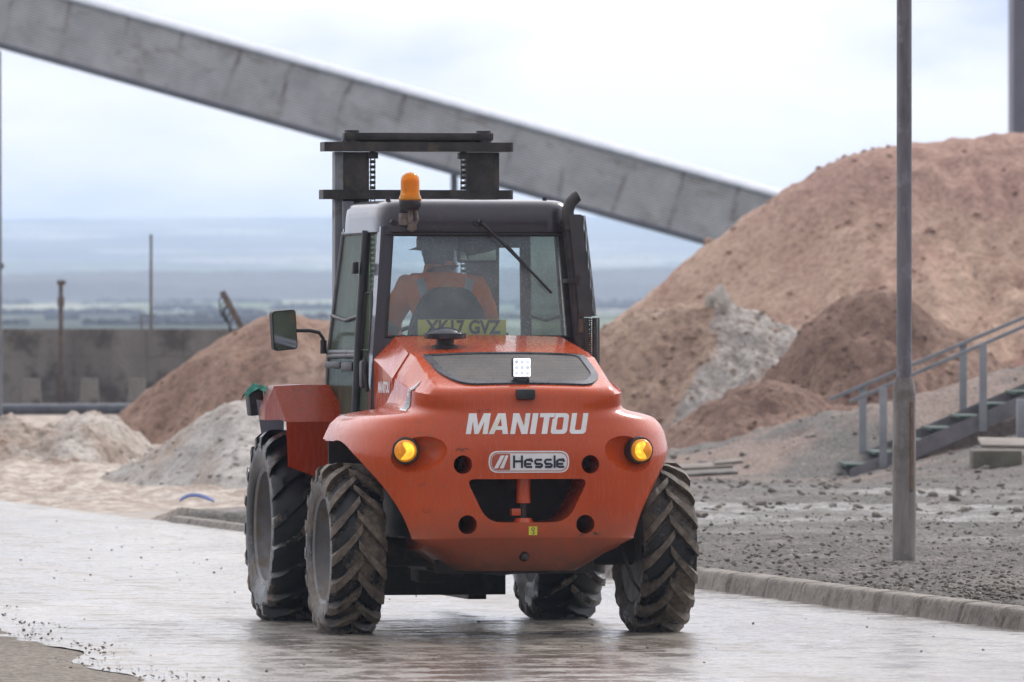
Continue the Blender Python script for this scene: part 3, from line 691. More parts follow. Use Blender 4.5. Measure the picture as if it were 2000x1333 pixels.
for k, (pxc, lab) in enumerate(((62, 'grey'), (175, 'grey'), (268, 'grey'), (-40, 'grey'))):
    q = P(pxc, 740, YW - 1.5)
    tt = q.z; bb = MB().box(-0.24, 0.24, -0.3, 0.3, -0.5, tt, 0.02)
    for v_ in bb.bm.verts:
        if v_.co.z > tt - 0.05: v_.co.x *= 0.68; v_.co.y *= 0.7
    o = bb.build('concrete_block', CONC, None); o.location = (q.x, q.y, 0)
    tag(o, ['tapered concrete block at the foot of the wall, left of the rusty post', 'tapered concrete block at the foot of the wall, right of the rusty post',
            'tapered concrete block standing nearest the brown sand heap', 'tapered concrete block partly cut off by the left edge'][k], 'concrete block', 'concrete blocks along the foot of the wall')
# black pipe lying before the wall
pa, pb = P(-120, 801, 165), P(330, 799, 165)
mpipe = MB().tube([(pa.x, 165, pa.z), (pb.x, 165, pb.z)], 0.11, 20)
tag(mpipe.build('pipe', mk('black_pipe', (0.05, 0.055, 0.07), (0.09, 0.10, 0.12), 5, 0.35)), 'dark plastic pipe lying along the foot of the wall', 'pipe')
RUST = mk('rusty_steel', (0.07, 0.052, 0.042), (0.15, 0.11, 0.08), 8, 0.8, bscale=20, bdist=0.01)
q0, q1 = P(119, 790, 177.3), P(119, 548, 177.3)
po = empty('post', (q0.x, q0.y, 0))
MB().box(-0.045, 0.045, -0.045, 0.045, -0.4, q1.z, 0.004).build('shaft', RUST, po)
MB().box(-0.08, 0.10, -0.06, 0.06, q1.z - 0.09, q1.z + 0.003, 0.01).build('clamp', RUST, po)
MB().box(-0.07, 0.07, -0.07, 0.07, q1.z - 0.55, q1.z - 0.35, 0.01).build('clamp', RUST, po)
tag(po, 'rusty post with clamps standing against the concrete wall', 'post')
q1 = P(295, 462, 185)
po = empty('pole', (q1.x, q1.y, 0))
MB().cyl((0, 0, -0.4), (0, 0, q1.z), 0.034, 0.028, 12).build('shaft', RUST, po)
MB().cyl((0, 0, q1.z), (0, 0, q1.z + 0.04), 0.04, 0.03, 12).build('cap', RUST, po)
tag(po, 'tall thin bare pole standing behind the wall', 'pole')
q1 = P(276, 615, 182)
po = empty('frame_post', (q1.x, q1.y, 0))
MB().box(-0.03, 0.03, -0.03, 0.03, -0.3, q1.z).box(0.03, 0.27, -0.02, 0.02, q1.z - 0.04, q1.z - 0.003).build('shaft', STEELGR, po)
tag(po, 'short post with a crossbar behind the wall, beside the tall thin pole', 'post')
q1 = P(-1, 100, 150)
po = empty('mast_pole', (q1.x, q1.y, 0))
MB().cyl((0, 0, -0.3), (0, 0, q1.z), 0.05, 0.03, 12).build('shaft', STEELGR, po)
MB().box(-0.06, 0.08, -0.05, 0.05, P(0, 525, 150).z, P(0, 515, 150).z).build('bracket', STEELGR, po)
tag(po, 'tall slim pole standing right on the left edge of the view', 'pole')
# leaning beam with hanging strips on top of the brown heap
lb = empty('leaning_beam', tuple(P(472, 640, 150)))
a_, b_ = P(472, 640, 150), P(434, 570, 150)
v_ = b_ - a_
MB().box(-0.055, 0.055, -0.05, 0.05, -0.4, v_.length, 0.006, rot=(0, math.atan2(v_.x, v_.z), 0), piv=(0, 0, 0)).build('beam', RUST, lb)
ms = MB()
for t in (0.35, 0.5, 0.65, 0.8, 0.95, 0.72):
    p0 = v_ * t; ln = 0.30 + 0.2 * random.random()
    ms.tube([p0, p0 + Vector((-0.05 - 0.05 * random.random(), 0.02, -ln * 0.3)), p0 + Vector((-0.06, 0.0, -ln * 0.7)), p0 + Vector((-0.02, 0, -ln))], 0.013, 6)
ms.build('strips', UNDER, lb)
tag(lb, 'dark leaning beam with hanging strips poking up behind the brown heap', 'beam')

# blue plastic scrap at the foot of the pale heap
BLUE = mk('blue_plastic', (0.03, 0.06, 0.22), (0.06, 0.10, 0.32), 10, 0.35)
c0 = P(385, 983, 80); pts_ = [c0 + Vector((-0.165 + 0.33 * t, 0.05 * math.sin(t * 5), 0.015 + 0.055 * math.sin(math.pi * t ** 0.8))) for t in [k / 12 for k in range(13)]]
bs = bmesh.new(); rows = []
for k, p in enumerate(pts_):
    rows.append([bs.verts.new(p + Vector((0, -0.06, 0.002))), bs.verts.new(p + Vector((0, -0.02, 0.025))), bs.verts.new(p + Vector((0, 0.05, 0.01))), bs.verts.new(p + Vector((0, 0.05, 0.0))), bs.verts.new(p + Vector((0, -0.02, 0.013))), bs.verts.new(p + Vector((0, -0.06, -0.01)))])
for r0, r1 in zip(rows, rows[1:]):
    for k in range(6): bs.faces.new((r0[k], r0[(k + 1) % 6], r1[(k + 1) % 6], r1[k]))
tag(link_mesh('plastic_sheet', bs, BLUE), 'arched scrap of blue plastic at the foot of the pale heap', 'plastic sheet')

# planks lying right of the forklift
PLANK = mk('grey_weathered_wood', (0.15, 0.128, 0.108), (0.28, 0.245, 0.21), 5, 0.8, bscale=14, bdist=0.006, stretch=(1, 8, 8))
for k, (p0, p1, wd, lab) in enumerate((((1325, 914), (1432, 908), 0.20, 'pale board lying on the grey ground beside the forklift tyre'),
                                       ((1395, 906), (1450, 900), 0.12, 'short pale board resting across the end of the longer boards'),
                                       ((1300, 928), (1440, 921), 0.16, 'darker board lying lowest in front of the pale boards'))):
    Yp = 97.0 - 0.5 * k * (k == 2); a_, b_ = P(*p0, Yp), P(*p1, Yp); gz = float(ground_z(a_.x, Yp)) + 0.02
    dv = b_ - a_; o = MB().box(-dv.length / 2, dv.length / 2, -wd / 2, wd / 2, -0.018, 0.018, 0.004).build('plank', PLANK if k < 2 else CONC)
    o.location = ((a_.x + b_.x) / 2, Yp, (a_.z + b_.z) / 2); o.rotation_euler = (0.25, -math.atan2(dv.z, dv.x), 0.15 * k - 0.1)
    tag(o, lab, 'plank', 'boards on the grey ground')

# concrete slab block and board at the right, below the stairs
q = P(1945, 915, 92); 
o = MB().box(-0.27, 0.27, -0.3, 0.3, -0.1, 0.20, 0.03).build('concrete_footing', mk('mossy_concrete', (0.09, 0.082, 0.062), (0.16, 0.145, 0.115), 3, 0.9, bscale=12, bdist=0.02)); o.location = q
tag(o, 'rough concrete footing half sunk in the bank below the steps', 'concrete footing')
q = P(1975, 866, 93)
o = MB().box(-0.35, 0.6, -0.2, 0.2, -0.02, 0.02, 0.004).build('plank', PLANK); o.location = (q.x, q.y, q.z); o.rotation_euler = (0.2, 0.02, 0.05)
tag(o, 'grey board lying on the bank above the concrete footing', 'plank')
q = P(1996, 780, 96)
o = MB().box(-0.06, 0.06, -0.06, 0.06, -0.7, 0.0, 0.01).build('stub_post', GALV); o.location = q
tag(o, 'short grey post at the right edge beside the steps', 'post')

# ================================================================== STAIRS
st = empty('outdoor_steps', (0, 0, 0))
STW = mk('grey_timber_stringer', (0.11, 0.105, 0.115), (0.21, 0.20, 0.21), 3, 0.7, bscale=14, bdist=0.006)
GREEN = mk('green_tread', (0.018, 0.042, 0.028), (0.035, 0.07, 0.048), 20, 0.7, bscale=60, bdist=0.004)
def stringer(a, b, dep, th, y):
    """beam whose upper edge runs from pixel a to pixel b at distance y"""
    p0, p1 = P(*a, y), P(*b, y); dz = Vector((0, 0, -dep))
    mb = MB(); mb.prism([p0, p1, p1 + dz, p0 + dz * 0.95 + Vector((0.02, 0, 0))], (0, th, 0)); return mb
near, fary = 99.0, 101.4
stringer((1660, 917), (2180, 695), 0.20, 0.05, near).build('stringer', STW, st)
stringer((1640, 903), (2160, 681), 0.18, 0.05, fary).build('stringer', STW, st)
for (a, b_, y) in (((1660, 785), (2180, 560), near - 0.02), ((1620, 781), (2160, 553), fary + 0.03)):
    p0, p1 = P(*a, y), P(*b_, y)
    ang_ = math.atan2(p1.z - p0.z, p1.x - p0.x); ln = (p1 - p0).length
    rail = MB().box(0, ln, -0.02, 0.02, -0.022, 0.022, 0.005, rot=(0, -ang_, 0), piv=(0, 0, 0)).build('handrail', GALV, st)
    rail.location = p0
for (pxp, top, bot, y) in ((1725, 757, 915, near - 0.045), (1920, 672, 843, near - 0.045), (2120, 585, 750, near - 0.045), (1685, 756, 905, fary + 0.06), (1881, 668, 805, fary + 0.06), (2078, 582, 720, fary + 0.06)):
    p0, p1 = P(pxp, bot, y), P(pxp, top, y)
    MB().box(p0.x - 0.045, p0.x + 0.045, y - 0.022, y + 0.022, p0.z, p1.z, 0.004).build('upright', GALV, st)
for k in range(10):
    t = 0.04 + k * 0.107
    pa_ = P(1660 + 520 * t, 917 - 222 * t, near)
    mb = MB().box(pa_.x - 0.17, pa_.x + 0.13, near + 0.06, fary - 0.02, pa_.z - 0.03, pa_.z + 0.005, 0.004)
    mb.build('tread', GREEN, st)
tag(st, 'grey outdoor steps with green treads and two handrails climbing the right bank', 'steps')

# ================================================================== LAMP POST
lp = P(1766, 1098, 58.1); LZ = 0.10
POSTU = mk('dull_violet_grey_post_paint', (0.10, 0.090, 0.105), (0.19, 0.175, 0.195), 4, 0.5, 0.7, bscale=25, bdist=0.002, stretch=(3, 3, 0.6), dirt=(0.24, 0.23, 0.25), dscale=6, dthr=0.60)
POSTL = mk('dusty_post_base_paint', (0.18, 0.16, 0.15), (0.27, 0.245, 0.235), 5, 0.7, bscale=20, bdist=0.003, stretch=(4, 4, 0.8), dirt=(0.13, 0.115, 0.10), dscale=3, dthr=0.57)
lo = empty('lamp_post', (lp.x, lp.y, LZ))
zt = P(0, 770, 58.1).z - LZ; zs = P(0, 738, 58.1).z - LZ
MB().lathe([(0.080, -0.2), (0.081, 0.0), (0.081, 0.7), (0.079, zt), (0.072, zt + 0.06), (0.058, zs), (0.0585, zs + 0.002)], (0, 0, 0), 'Z', 40).build('base', POSTL, lo)
MB().lathe([(0.0525, zs - 0.05), (0.0525, zs + 0.5), (0.0515, 5.9), (0.04, 6.0)], (0, 0, 0), 'Z', 40).build('shaft', POSTU, lo)
MB().tube([(0, 0, 5.95), (0, 0, 6.25), (-0.15, 0, 6.45), (-0.6, 0, 6.55)], 0.025, 12).build('arm', POSTU, lo)
MB().box(-1.15, -0.55, -0.13, 0.13, 6.48, 6.62, 0.04).build('lantern', STEELGR, lo)
z0_, z1_ = P(0, 960, 58).z - LZ, P(0, 785, 58).z - LZ
MB().box(0.040, 0.062, -0.080, -0.058, z0_, z1_, 0.004).build('door_seam', mk('rust_streaked_paint', (0.16, 0.095, 0.06), (0.24, 0.17, 0.12), 9, 0.75), lo)
tag(lo, 'grey lamp post with thick dusty base standing in the gravel verge', 'lamp post')

# ================================================================== CONVEYOR GANTRY
YC = 300.0
ga = P(-420, 0, YC); 
CLAD = None
m, nt, b, co = new_mat('weathered_gantry_cladding'); CLAD = m
wv = node(nt, 'ShaderNodeTexWave', bands_direction='Z'); wv.inputs['Scale'].default_value = 3.2; nt.links.new(co, wv.inputs['Vector'])
cc = ramp(nt, noise_node(nt, co, 0.8, 7, 0.62), [(0.35, (0.36, 0.355, 0.365)), (0.62, (0.52, 0.51, 0.525))])
mp2 = node(nt, 'ShaderNodeMapping'); mp2.inputs['Scale'].default_value = (1 / 2.05, 0, 0); nt.links.new(co, mp2.inputs['Vector'])
sp = node(nt, 'ShaderNodeSeparateXYZ'); nt.links.new(mp2.outputs[0], sp.inputs[0])
wob = mth(nt, 'ADD', sp.outputs['X'], mth(nt, 'MULTIPLY', noise_node(nt, co, 0.5, 4), 0.35))
fr_ = mth(nt, 'FRACT', wob)
d1 = mth(nt, 'ABSOLUTE', mth(nt, 'SUBTRACT', fr_, 0.5))
seam = ramp(nt, d1, [(0.01, 1.0), (0.07, 0.0)])
rust = mth(nt, 'MULTIPLY', seam, ramp(nt, noise_node(nt, co, 0.55, 6, 0.7), [(0.45, 0.03), (0.62, 0.8)]))
blot = ramp(nt, noise_node(nt, co, 0.9, 8, 0.7, (0.7, 1, 1.6)), [(0.53, 0.0), (0.66, 0.7)])
cc = mixc_(nt, rust, cc, (0.13, 0.085, 0.06)); cc = mixc_(nt, blot, cc, (0.20, 0.15, 0.11))
setc(nt, b.inputs['Base Color'], cc); b.inputs['Roughness'].default_value = 0.55
bump(nt, b, wv.outputs['Color'], 0.02)
CLROOF = mk('pale_corrugated_roof', (0.42, 0.45, 0.51), (0.52, 0.55, 0.61), 2, 0.5, bscale=6, bdist=0.02)
a0 = P(0, -46, YC); a1_ = P(1517, 377, YC)
dv = (a1_ - a0); sl = math.atan2(-dv.z, dv.x); ln = dv.length
cg = empty('conveyor_gantry', tuple(a0))
cg.rotation_euler = (0, sl, 0)
DEP = 2.27
MB().box(-9, ln + 9, 0, 2.4, -DEP, -0.14).build('side_cladding', CLAD, cg)
prof_ = [(-0.10, -0.18), (-0.11, -0.10), (0.02, 0.02), (0.35, 0.12), (1.2, 0.19), (2.1, 0.12), (2.45, 0.0), (2.5, -0.18)]
rb = bmesh.new(); rows = []
for xx in np.arange(-9, ln + 9, 0.09):
    o_ = 0.018 * (1 if int(round(xx / 0.09)) % 2 else -1)
    rows.append([rb.verts.new((xx, yy_, zz_ + o_)) for yy_, zz_ in prof_])
for r0, r1 in zip(rows, rows[1:]):
    for k in range(len(prof_) - 1): rb.faces.new((r0[k], r0[k + 1], r1[k + 1], r1[k]))
link_mesh('roof_sheeting', rb, CLROOF, cg, 50)
MB().box(-9, ln + 9, -0.05, 2.45, -DEP - 0.17, -DEP - 0.003).build('bottom_chord', mk('dark_chord', (0.07, 0.07, 0.085), (0.12, 0.12, 0.14), 2, 0.6), cg)
def gp(px_, py_, yoff=1.2):
    q = P(px_, py_, YC + yoff); return cg.matrix_world.inverted() @ q
bpy.context.view_layer.update()
lt = gp(887, 340); lb_ = gp(887, 700)
MB().tube([lt, lb_], 0.17, 4).build('support_leg', mk('dark_leg', (0.07, 0.07, 0.085), (0.12, 0.12, 0.14), 2, 0.6), cg)
tag(cg, 'long enclosed grey conveyor gantry sloping down across the sky', 'conveyor gantry')
# tower cut off by the right edge
q = P(1979, 0, 240)
tw = empty('steel_tower', (q.x, 240, 0))
MB().box(0.0, 2.4, 0, 2.4, -0.5, 16).build('wall', mk('violet_grey_cladding', (0.13, 0.125, 0.16), (0.18, 0.175, 0.21), 0.5, 0.6), tw)
mr = MB()
for k in range(9): mr.box(0.1 + k * 0.27, 0.16 + k * 0.27, -0.03, -0.002, -0.5, 15.9)
mr.build('cladding_ribs', mk('cladding_rib_paint', (0.13, 0.125, 0.16), (0.18, 0.175, 0.21), 0.5, 0.6), tw)
MB().box(-0.03, 2.43, -0.05, 2.43, 16.003, 16.2).build('roof', STEELGR, tw)
tag(tw, 'tall violet grey clad tower behind the tallest heap, cut by the right edge', 'tower')

# ================================================================== LOOSE STONES
def f_verge():
    y = 50 + 22 * random.random() ** 1.6; x = kerb_x(y) + 0.22 + random.random() * (0.062 * y - kerb_x(y) + 0.3)
    return x, y, float(ground_z(x, y)) - 0.002
stones('gravel', 9000, f_verge, 0.005, 0.028, mk('verge_stone', (0.065, 0.056, 0.047), (0.17, 0.15, 0.128), 6, 0.8), 'loose grey gravel covering the verge behind the kerb')
def f_bank():
    y = 72 + 34 * random.random(); x = -0.5 + random.random() * (0.064 * y + 0.5)
    return x, y, float(ground_z(x, y))
stones('rubble', 1500, f_bank, 0.010, 0.065, mk('bank_stone', (0.10, 0.088, 0.076), (0.26, 0.23, 0.195), 3, 0.85), 'mixed stones and rubble on the grey bank below the steps')
def f_road():
    y = 40 + 36 * random.random() ** 0.9; x = random.uniform(max(left_x(y), -0.065 * y), min(kerb_x(y), 0.065 * y))
    return x, y, 0.0
stones('road_grit', 520, f_road, 0.002, 0.013, mk('road_grit', (0.05, 0.045, 0.04), (0.12, 0.10, 0.09), 6, 0.7), 'small dark grit scattered over the wet road')
def f_left():
    y = 40.5 + 12 * random.random(); x = left_x(y) + 0.10 + 0.12 * math.sin(y * 1.7) + random.gauss(-0.05, 0.10)
    return x, y, 0.004
stones('mud_ridge', 450, f_left, 0.003, 0.013, mk('mud_crumbs', (0.13, 0.105, 0.078), (0.26, 0.215, 0.165), 9, 0.8), 'ridge of muddy crumbs along the near left edge of the road')

# ================================================================== FORKLIFT
YAW = R(11.5)
FL = empty('forklift_truck', (-0.064, 48.0, 0), YAW)
tag(FL, 'muddy orange rough terrain forklift driving away on the wet road', 'forklift')

def zr(y): return np.where(y < -0.13, 1.408 + 0.343 * (y + 0.62), 1.576 + 0.14 * (y + 0.13))
def ring(W, B, n, yf, zf, K=110):
    th = np.linspace(0, math.pi, 3000); c_, s_ = np.cos(th), np.sin(th)
    x = -W * np.sign(c_) * np.abs(c_) ** (2 / n); y = yf - (yf - B) * np.abs(s_) ** (2 / n)
    L_ = np.concatenate([[0], np.cumsum(np.hypot(np.diff(x), np.diff(y)))]); t = np.linspace(0, L_[-1], K)
    x = np.interp(t, L_, x); y = np.interp(t, L_, y)
    z = zf(x, y) if callable(zf) else np.full(K, zf)
    return x, y, z
def pchip(xk, yk, x):
    xk, yk = np.array(xk, float), np.array(yk, float); h_ = np.diff(xk); dl = np.diff(yk) / h_
    dd = np.zeros(len(xk)); dd[0], dd[-1] = dl[0], dl[-1]
    for i in range(1, len(xk) - 1):
        if dl[i - 1] * dl[i] > 0: dd[i] = 2 * dl[i - 1] * dl[i] / (dl[i - 1] + dl[i])
    i = np.clip(np.searchsorted(xk, x) - 1, 0, len(xk) - 2); t = (x - xk[i]) / h_[i]
    return (yk[i] * (1 + 2 * t) * (1 - t) ** 2 + dd[i] * h_[i] * t * (1 - t) ** 2 + yk[i + 1] * t * t * (3 - 2 * t) + dd[i + 1] * h_[i] * t * t * (t - 1))
# key levels: z, half width, back y, exponent, front y
keys = [(0.364, 0.36, -0.60, 6.0, 0.10), (0.40, 0.42, -0.635, 6.0, 0.10), (0.46, 0.52, -0.675, 6.0, 0.12), (0.545, 0.70, -0.722, 6.5, 0.16), (0.556, 0.71, -0.728, 6.0, 0.18),
        (0.70, 0.79, -0.738, 4.6, 0.24), (0.85, 0.88, -0.745, 3.8, 0.30), (1.00, 0.95, -0.748, 3.4, 0.34), (1.035, 0.957, -0.747, 3.3, 0.34),
        (1.12, 0.945, -0.735, 3.2, 0.34), (1.18, 0.915, -0.722, 3.2, 0.33), (1.222, 0.865, -0.712, 3.3, 0.32), (1.245, 0.78, -0.705, 3.6, 0.30), (1.262, 0.69, -0.70, 4.2, 0.28),
        (1.285, 0.632, -0.695, 5.0, 0.20), (1.32, 0.612, -0.69, 6.0, 0.10), (1.356, 0.607, -0.683, 6.5, 0.05)]
s_k = [0.0]
for a, b_ in zip(keys, keys[1:]): s_k.append(s_k[-1] + abs(b_[0] - a[0]) + 0.6 * abs(b_[1] - a[1]))
s_k = np.array(s_k); ss = np.unique(np.concatenate([np.linspace(a, b_, 4) for a, b_ in zip(s_k, s_k[1:])]))
kc = [np.array([k[i] for k in keys]) for i in range(5)]
rings = []
for s_ in ss:
    z_, W_, B_, n_, f_ = [float(pchip(s_k, kc[i], np.array([s_]))[0]) for i in range(5)]
    # side sinks a little between shoulder and hood so that haunches read
    lift = 0.0
    def zf(x, y, z_=z_): 
        t = sstep(1.27, 1.356, np.full_like(x, z_)); up = np.clip((y + 0.60) / 0.65, 0, 1)
        return z_ + t * up * 0.09
    rings.append(ring(W_, B_, n_, f_, zf))
def roof(x, y):
    return zr(y) - 0.016 * (np.abs(x) / 0.5) ** 2 - np.clip(np.abs(x) - 0.515, 0, 1) * 1.45
for (W_, B_, n_, dz) in ((0.600, -0.674, 6.5, -0.012), (0.588, -0.662, 6.5, -0.002), (0.56, -0.645, 6.5, 0), (0.53, -0.625, 6.5, 0), (0.515, -0.61, 6.5, 0), (0.49, -0.58, 6, 0), (0.42, -0.50, 6, 0), (0.33, -0.38, 5, 0), (0.25, -0.25, 4, 0), (0.16, -0.13, 4, 0), (0.06, -0.03, 4, 0), (0.01, 0.03, 4, 0)):
    rings.append(ring(W_, B_, n_, 0.05, lambda x, y, dz=dz: np.maximum(roof(x, y), 1.372 + 0.05 * np.clip(y + 0.6, 0, 1)) + dz))
bm = bmesh.new(); vr = []
for (x, y, z) in rings: vr.append([bm.verts.new((x[k], y[k], z[k])) for k in range(len(x))])
for a, b_ in zip(vr, vr[1:]):
    for k in range(len(a) - 1): bm.faces.new((a[k], a[k + 1], b_[k + 1], b_[k]))
    bm.faces.new((a[-1], a[0], b_[0], b_[-1]))
bm.faces.new(vr[0][::-1]); bm.faces.new(vr[-1])
cw = link_mesh('counterweight', bm, ORANGE, None, 0)
# cutters
cut = MB()
for sx in (-1, 1):
    cut.cyl((sx * 0.56, 0, 0.46), (sx * 1.3, 0, 0.46), 0.632, seg=72)
    for (hx, hz, hr) in ((0.364, 0.963, 0.052), (0.336, 0.627, 0.053)):
        cut.cyl((sx * hx, -1.0, hz), (sx * hx, -0.25, hz), hr, seg=36)
cut.cyl((0, -0.9, 0.445), (0, -0.62, 0.445), 0.028, seg=24)
def rounded_poly(pts, r, n=6):
    out = []
    for i in range(len(pts)):
        p0, p1, p2 = Vector(pts[i - 1]), Vector(pts[i]), Vector(pts[(i + 1) % len(pts)])
        a = p1 + (p0 - p1).normalized() * r[i]; b_ = p1 + (p2 - p1).normalized() * r[i]
        for k in range(n + 1):
            t = k / n; out.append(a * (1 - t) ** 2 + p1 * 2 * t * (1 - t) + b_ * t * t)
    return out
rp_ = rounded_poly([(-0.345, 0.882), (0.352, 0.882), (0.235, 0.638), (-0.225, 0.638)], [0.05, 0.05, 0.09, 0.09])
cut.prism([(p.x, -1.0, p.y) for p in rp_], (0, 0.97, 0))
co_ = link_mesh('cutter_a', cut.bm, ORANGE, None, 0)
cut2 = MB()
for sx in (-1, 1):
    mt = Matrix.Translation((sx * 0.625, -0.700, 1.025)) @ Euler((0, sx * R(12), sx * R(24))).to_matrix().to_4x4() @ Matrix.Diagonal((0.20, 0.105, 0.108, 1))
    bmesh.ops.create_uvsphere(cut2.bm, u_segments=48, v_segments=32, radius=1, matrix=mt)
co2 = link_mesh('cutter_b', cut2.bm, ORANGE, None, 0)
cut3 = MB().box(-1.3, -0.562, 0.021, 0.5, 0.30, 1.0853).box(0.562, 1.3, 0.021, 0.5, 0.30, 1.0853)
co3 = link_mesh('cutter_c', cut3.bm, ORANGE, None, 0)
for c_ in (co_, co2, co3):
    md = cw.modifiers.new('cut', 'BOOLEAN'); md.object = c_; md.operation = 'DIFFERENCE'; md.solver = 'EXACT'
me = evaluated(cw, 'counterweight')
old = cw.data; cw.modifiers.clear(); cw.data = me; bpy.data.meshes.remove(old)
for c_ in (co_, co2, co3):
    mm_ = c_.data; bpy.data.objects.remove(c_); bpy.data.meshes.remove(mm_)
me.polygons.foreach_set('use_smooth', [True] * len(me.polygons)); me.set_sharp_from_angle(angle=R(36))
cw.parent = FL
bmt = bmesh.new(); bmt.from_mesh(me); BV = BVHTree.FromBMesh(bmt); bmt.free()

# decals laid on a surface by dropping each vertex onto it
def drop(verts, bvh, lift=0.002, origin_y=-3.0):
    res = []
    for (x, z) in verts:
        hit = bvh.ray_cast(Vector((x, origin_y, z)), Vector((0, 1, 0)))
        res.append(hit[0] + hit[1].normalized() * lift * (1 if hit[1].y < 0 else -1) if hit[0] is not None else Vector((x, origin_y + 2.3, z)))
    return res
def curve_mesh(splines):
    """splines: list of closed outlines (list of (x,z)); inner ones become holes. returns verts2d, faces"""
    cu = bpy.data.curves.new('tmp', 'CURVE'); cu.dimensions = '2D'; cu.fill_mode = 'BOTH'
    for sp_ in splines:
        s_ = cu.splines.new('POLY'); s_.points.add(len(sp_) - 1)
        for p, (x, z) in zip(s_.points, sp_): p.co = (x, z, 0, 1)
        s_.use_cyclic_u = True
    o = bpy.data.objects.new('tmp', cu); COL.objects.link(o); me = evaluated(o, 'tmp')
    bpy.data.objects.remove(o); bpy.data.curves.remove(cu); return me
def text_mesh(body, size, offset=0.0, shear=0.0, sx=1.0, spacing=1.0):
    cu = bpy.data.curves.new('tmp', 'FONT'); cu.body = body; cu.size = size; cu.offset = offset; cu.shear = shear; cu.space_character = spacing
    cu.align_x = 'CENTER'; cu.align_y = 'CENTER'; cu.resolution_u = 4
    o = bpy.data.objects.new('tmp', cu); COL.objects.link(o); me = evaluated(o, 'tmp')
    bpy.data.objects.remove(o); bpy.data.curves.remove(cu)
    for v_ in me.vertices: v_.co.x *= sx
    return me
def decal(name, me2, cx, cz, mat, bvh, parent, lift=0.002, maxe=0.03, rot=0.0, xform=None):
    bm = bmesh.new(); bm.from_mesh(me2); bpy.data.meshes.remove(me2)
    for _ in range(4):
        es = [e_ for e_ in bm.edges if e_.calc_length() > maxe]
        if not es: break
        bmesh.ops.subdivide_edges(bm, edges=es, cuts=1); bmesh.ops.triangulate(bm, faces=bm.faces[:])
    dead = []
    for v_ in bm.verts:
        x, z = v_.co.x, v_.co.y
        if rot: x, z = x * math.cos(rot) - z * math.sin(rot), x * math.sin(rot) + z * math.cos(rot)
        if xform: v_.co = xform(x, z)
        else:
            hit = bvh.ray_cast(Vector((cx + x, -3.0, cz + z)), Vector((0, 1, 0)))
            if hit[0] is None: dead.append(v_)
            else: v_.co = hit[0] + hit[1].normalized() * lift * (1 if hit[1].y < 0 else -1)
    if dead: bmesh.ops.delete(bm, geom=dead, context='VERTS')
    me = bpy.data.meshes.new(name); bm.to_mesh(me); bm.free(); me.materials.append(mat)
    o = bpy.data.objects.new(name, me); COL.objects.link(o); o.parent = parent; return o

# maker's lettering: seven italic block letters
Hh = 1.0
def sh(pts): return [(x + 0.20 * z, z) for x, z in pts]
letters = []
xo = 0.0
def add_letter(outs, adv):
    global xo
    for o_ in outs: letters.append(sh([(xo + x, z) for x, z in o_]))
    xo += adv
add_letter([[(0, 0), (0.24, 0), (0.24, 0.62), (0.40, 0), (0.60, 0), (0.78, 0.62), (0.78, 0), (1.02, 0), (1.02, 1), (0.69, 1), (0.52, 0.40), (0.35, 1), (0, 1)]], 1.12)
add_letter([[(-0.05, 0), (0.20, 0), (0.26, 0.20), (0.56, 0.20), (0.61, 0), (0.87, 0), (0.60, 1), (0.24, 1)], [(0.31, 0.38), (0.51, 0.38), (0.41, 0.76)]], 0.97)
add_letter([[(0, 0), (0.23, 0), (0.23, 0.62), (0.54, 0), (0.82, 0), (0.82, 1), (0.59, 1), (0.59, 0.40), (0.28, 1), (0, 1)]], 0.93)
add_letter([[(0, 0), (0.27, 0), (0.27, 1), (0, 1)]], 0.36)
add_letter([[(0.20, 0), (0.47, 0), (0.47, 0.80), (0.70, 0.80), (0.70, 1), (0.0, 1), (0.0, 0.80), (0.20, 0.80)]], 0.62)
def rr_(x0, x1, z0, z1, r): return [(p.x, p.y) for p in rounded_poly([(x0, z0), (x1, z0), (x1, z1), (x0, z1)], [r] * 4, 5)]
add_letter([[(p.x, p.y) for p in rounded_poly([(0, 0), (0.78, 0), (0.78, 1), (0.10, 1), (0.10, 0.78), (0.0, 0.70)], [0.16, 0.2, 0.22, 0.01, 0.01, 0.01], 5)], rr_(0.24, 0.54, 0.2, 0.8, 0.07)], 0.90)
add_letter([[(p.x, p.y) for p in rounded_poly([(0, 0), (0.80, 0), (0.80, 1), (0.55, 1), (0.55, 0.19), (0.25, 0.19), (0.25, 1), (0, 1)], [0.2, 0.2, 0.01, 0.01, 0.07, 0.07, 0.01, 0.01], 5)]], 0.80)
xmax = max(p[0] for l in letters for p in l); xmin = min(p[0] for l in letters for p in l)
x0_, x1_, z0_, z1_ = -0.345, 0.362, 1.133, 1.249
lt_ = [[(x0_ + (p[0] - xmin) / (xmax - xmin) * (x1_ - x0_), z0_ + p[1] * (z1_ - z0_)) for p in l] for l in letters]
decal('lettering', curve_mesh(lt_), 0, 0, MANW, BV, cw, 0.002, 0.03)
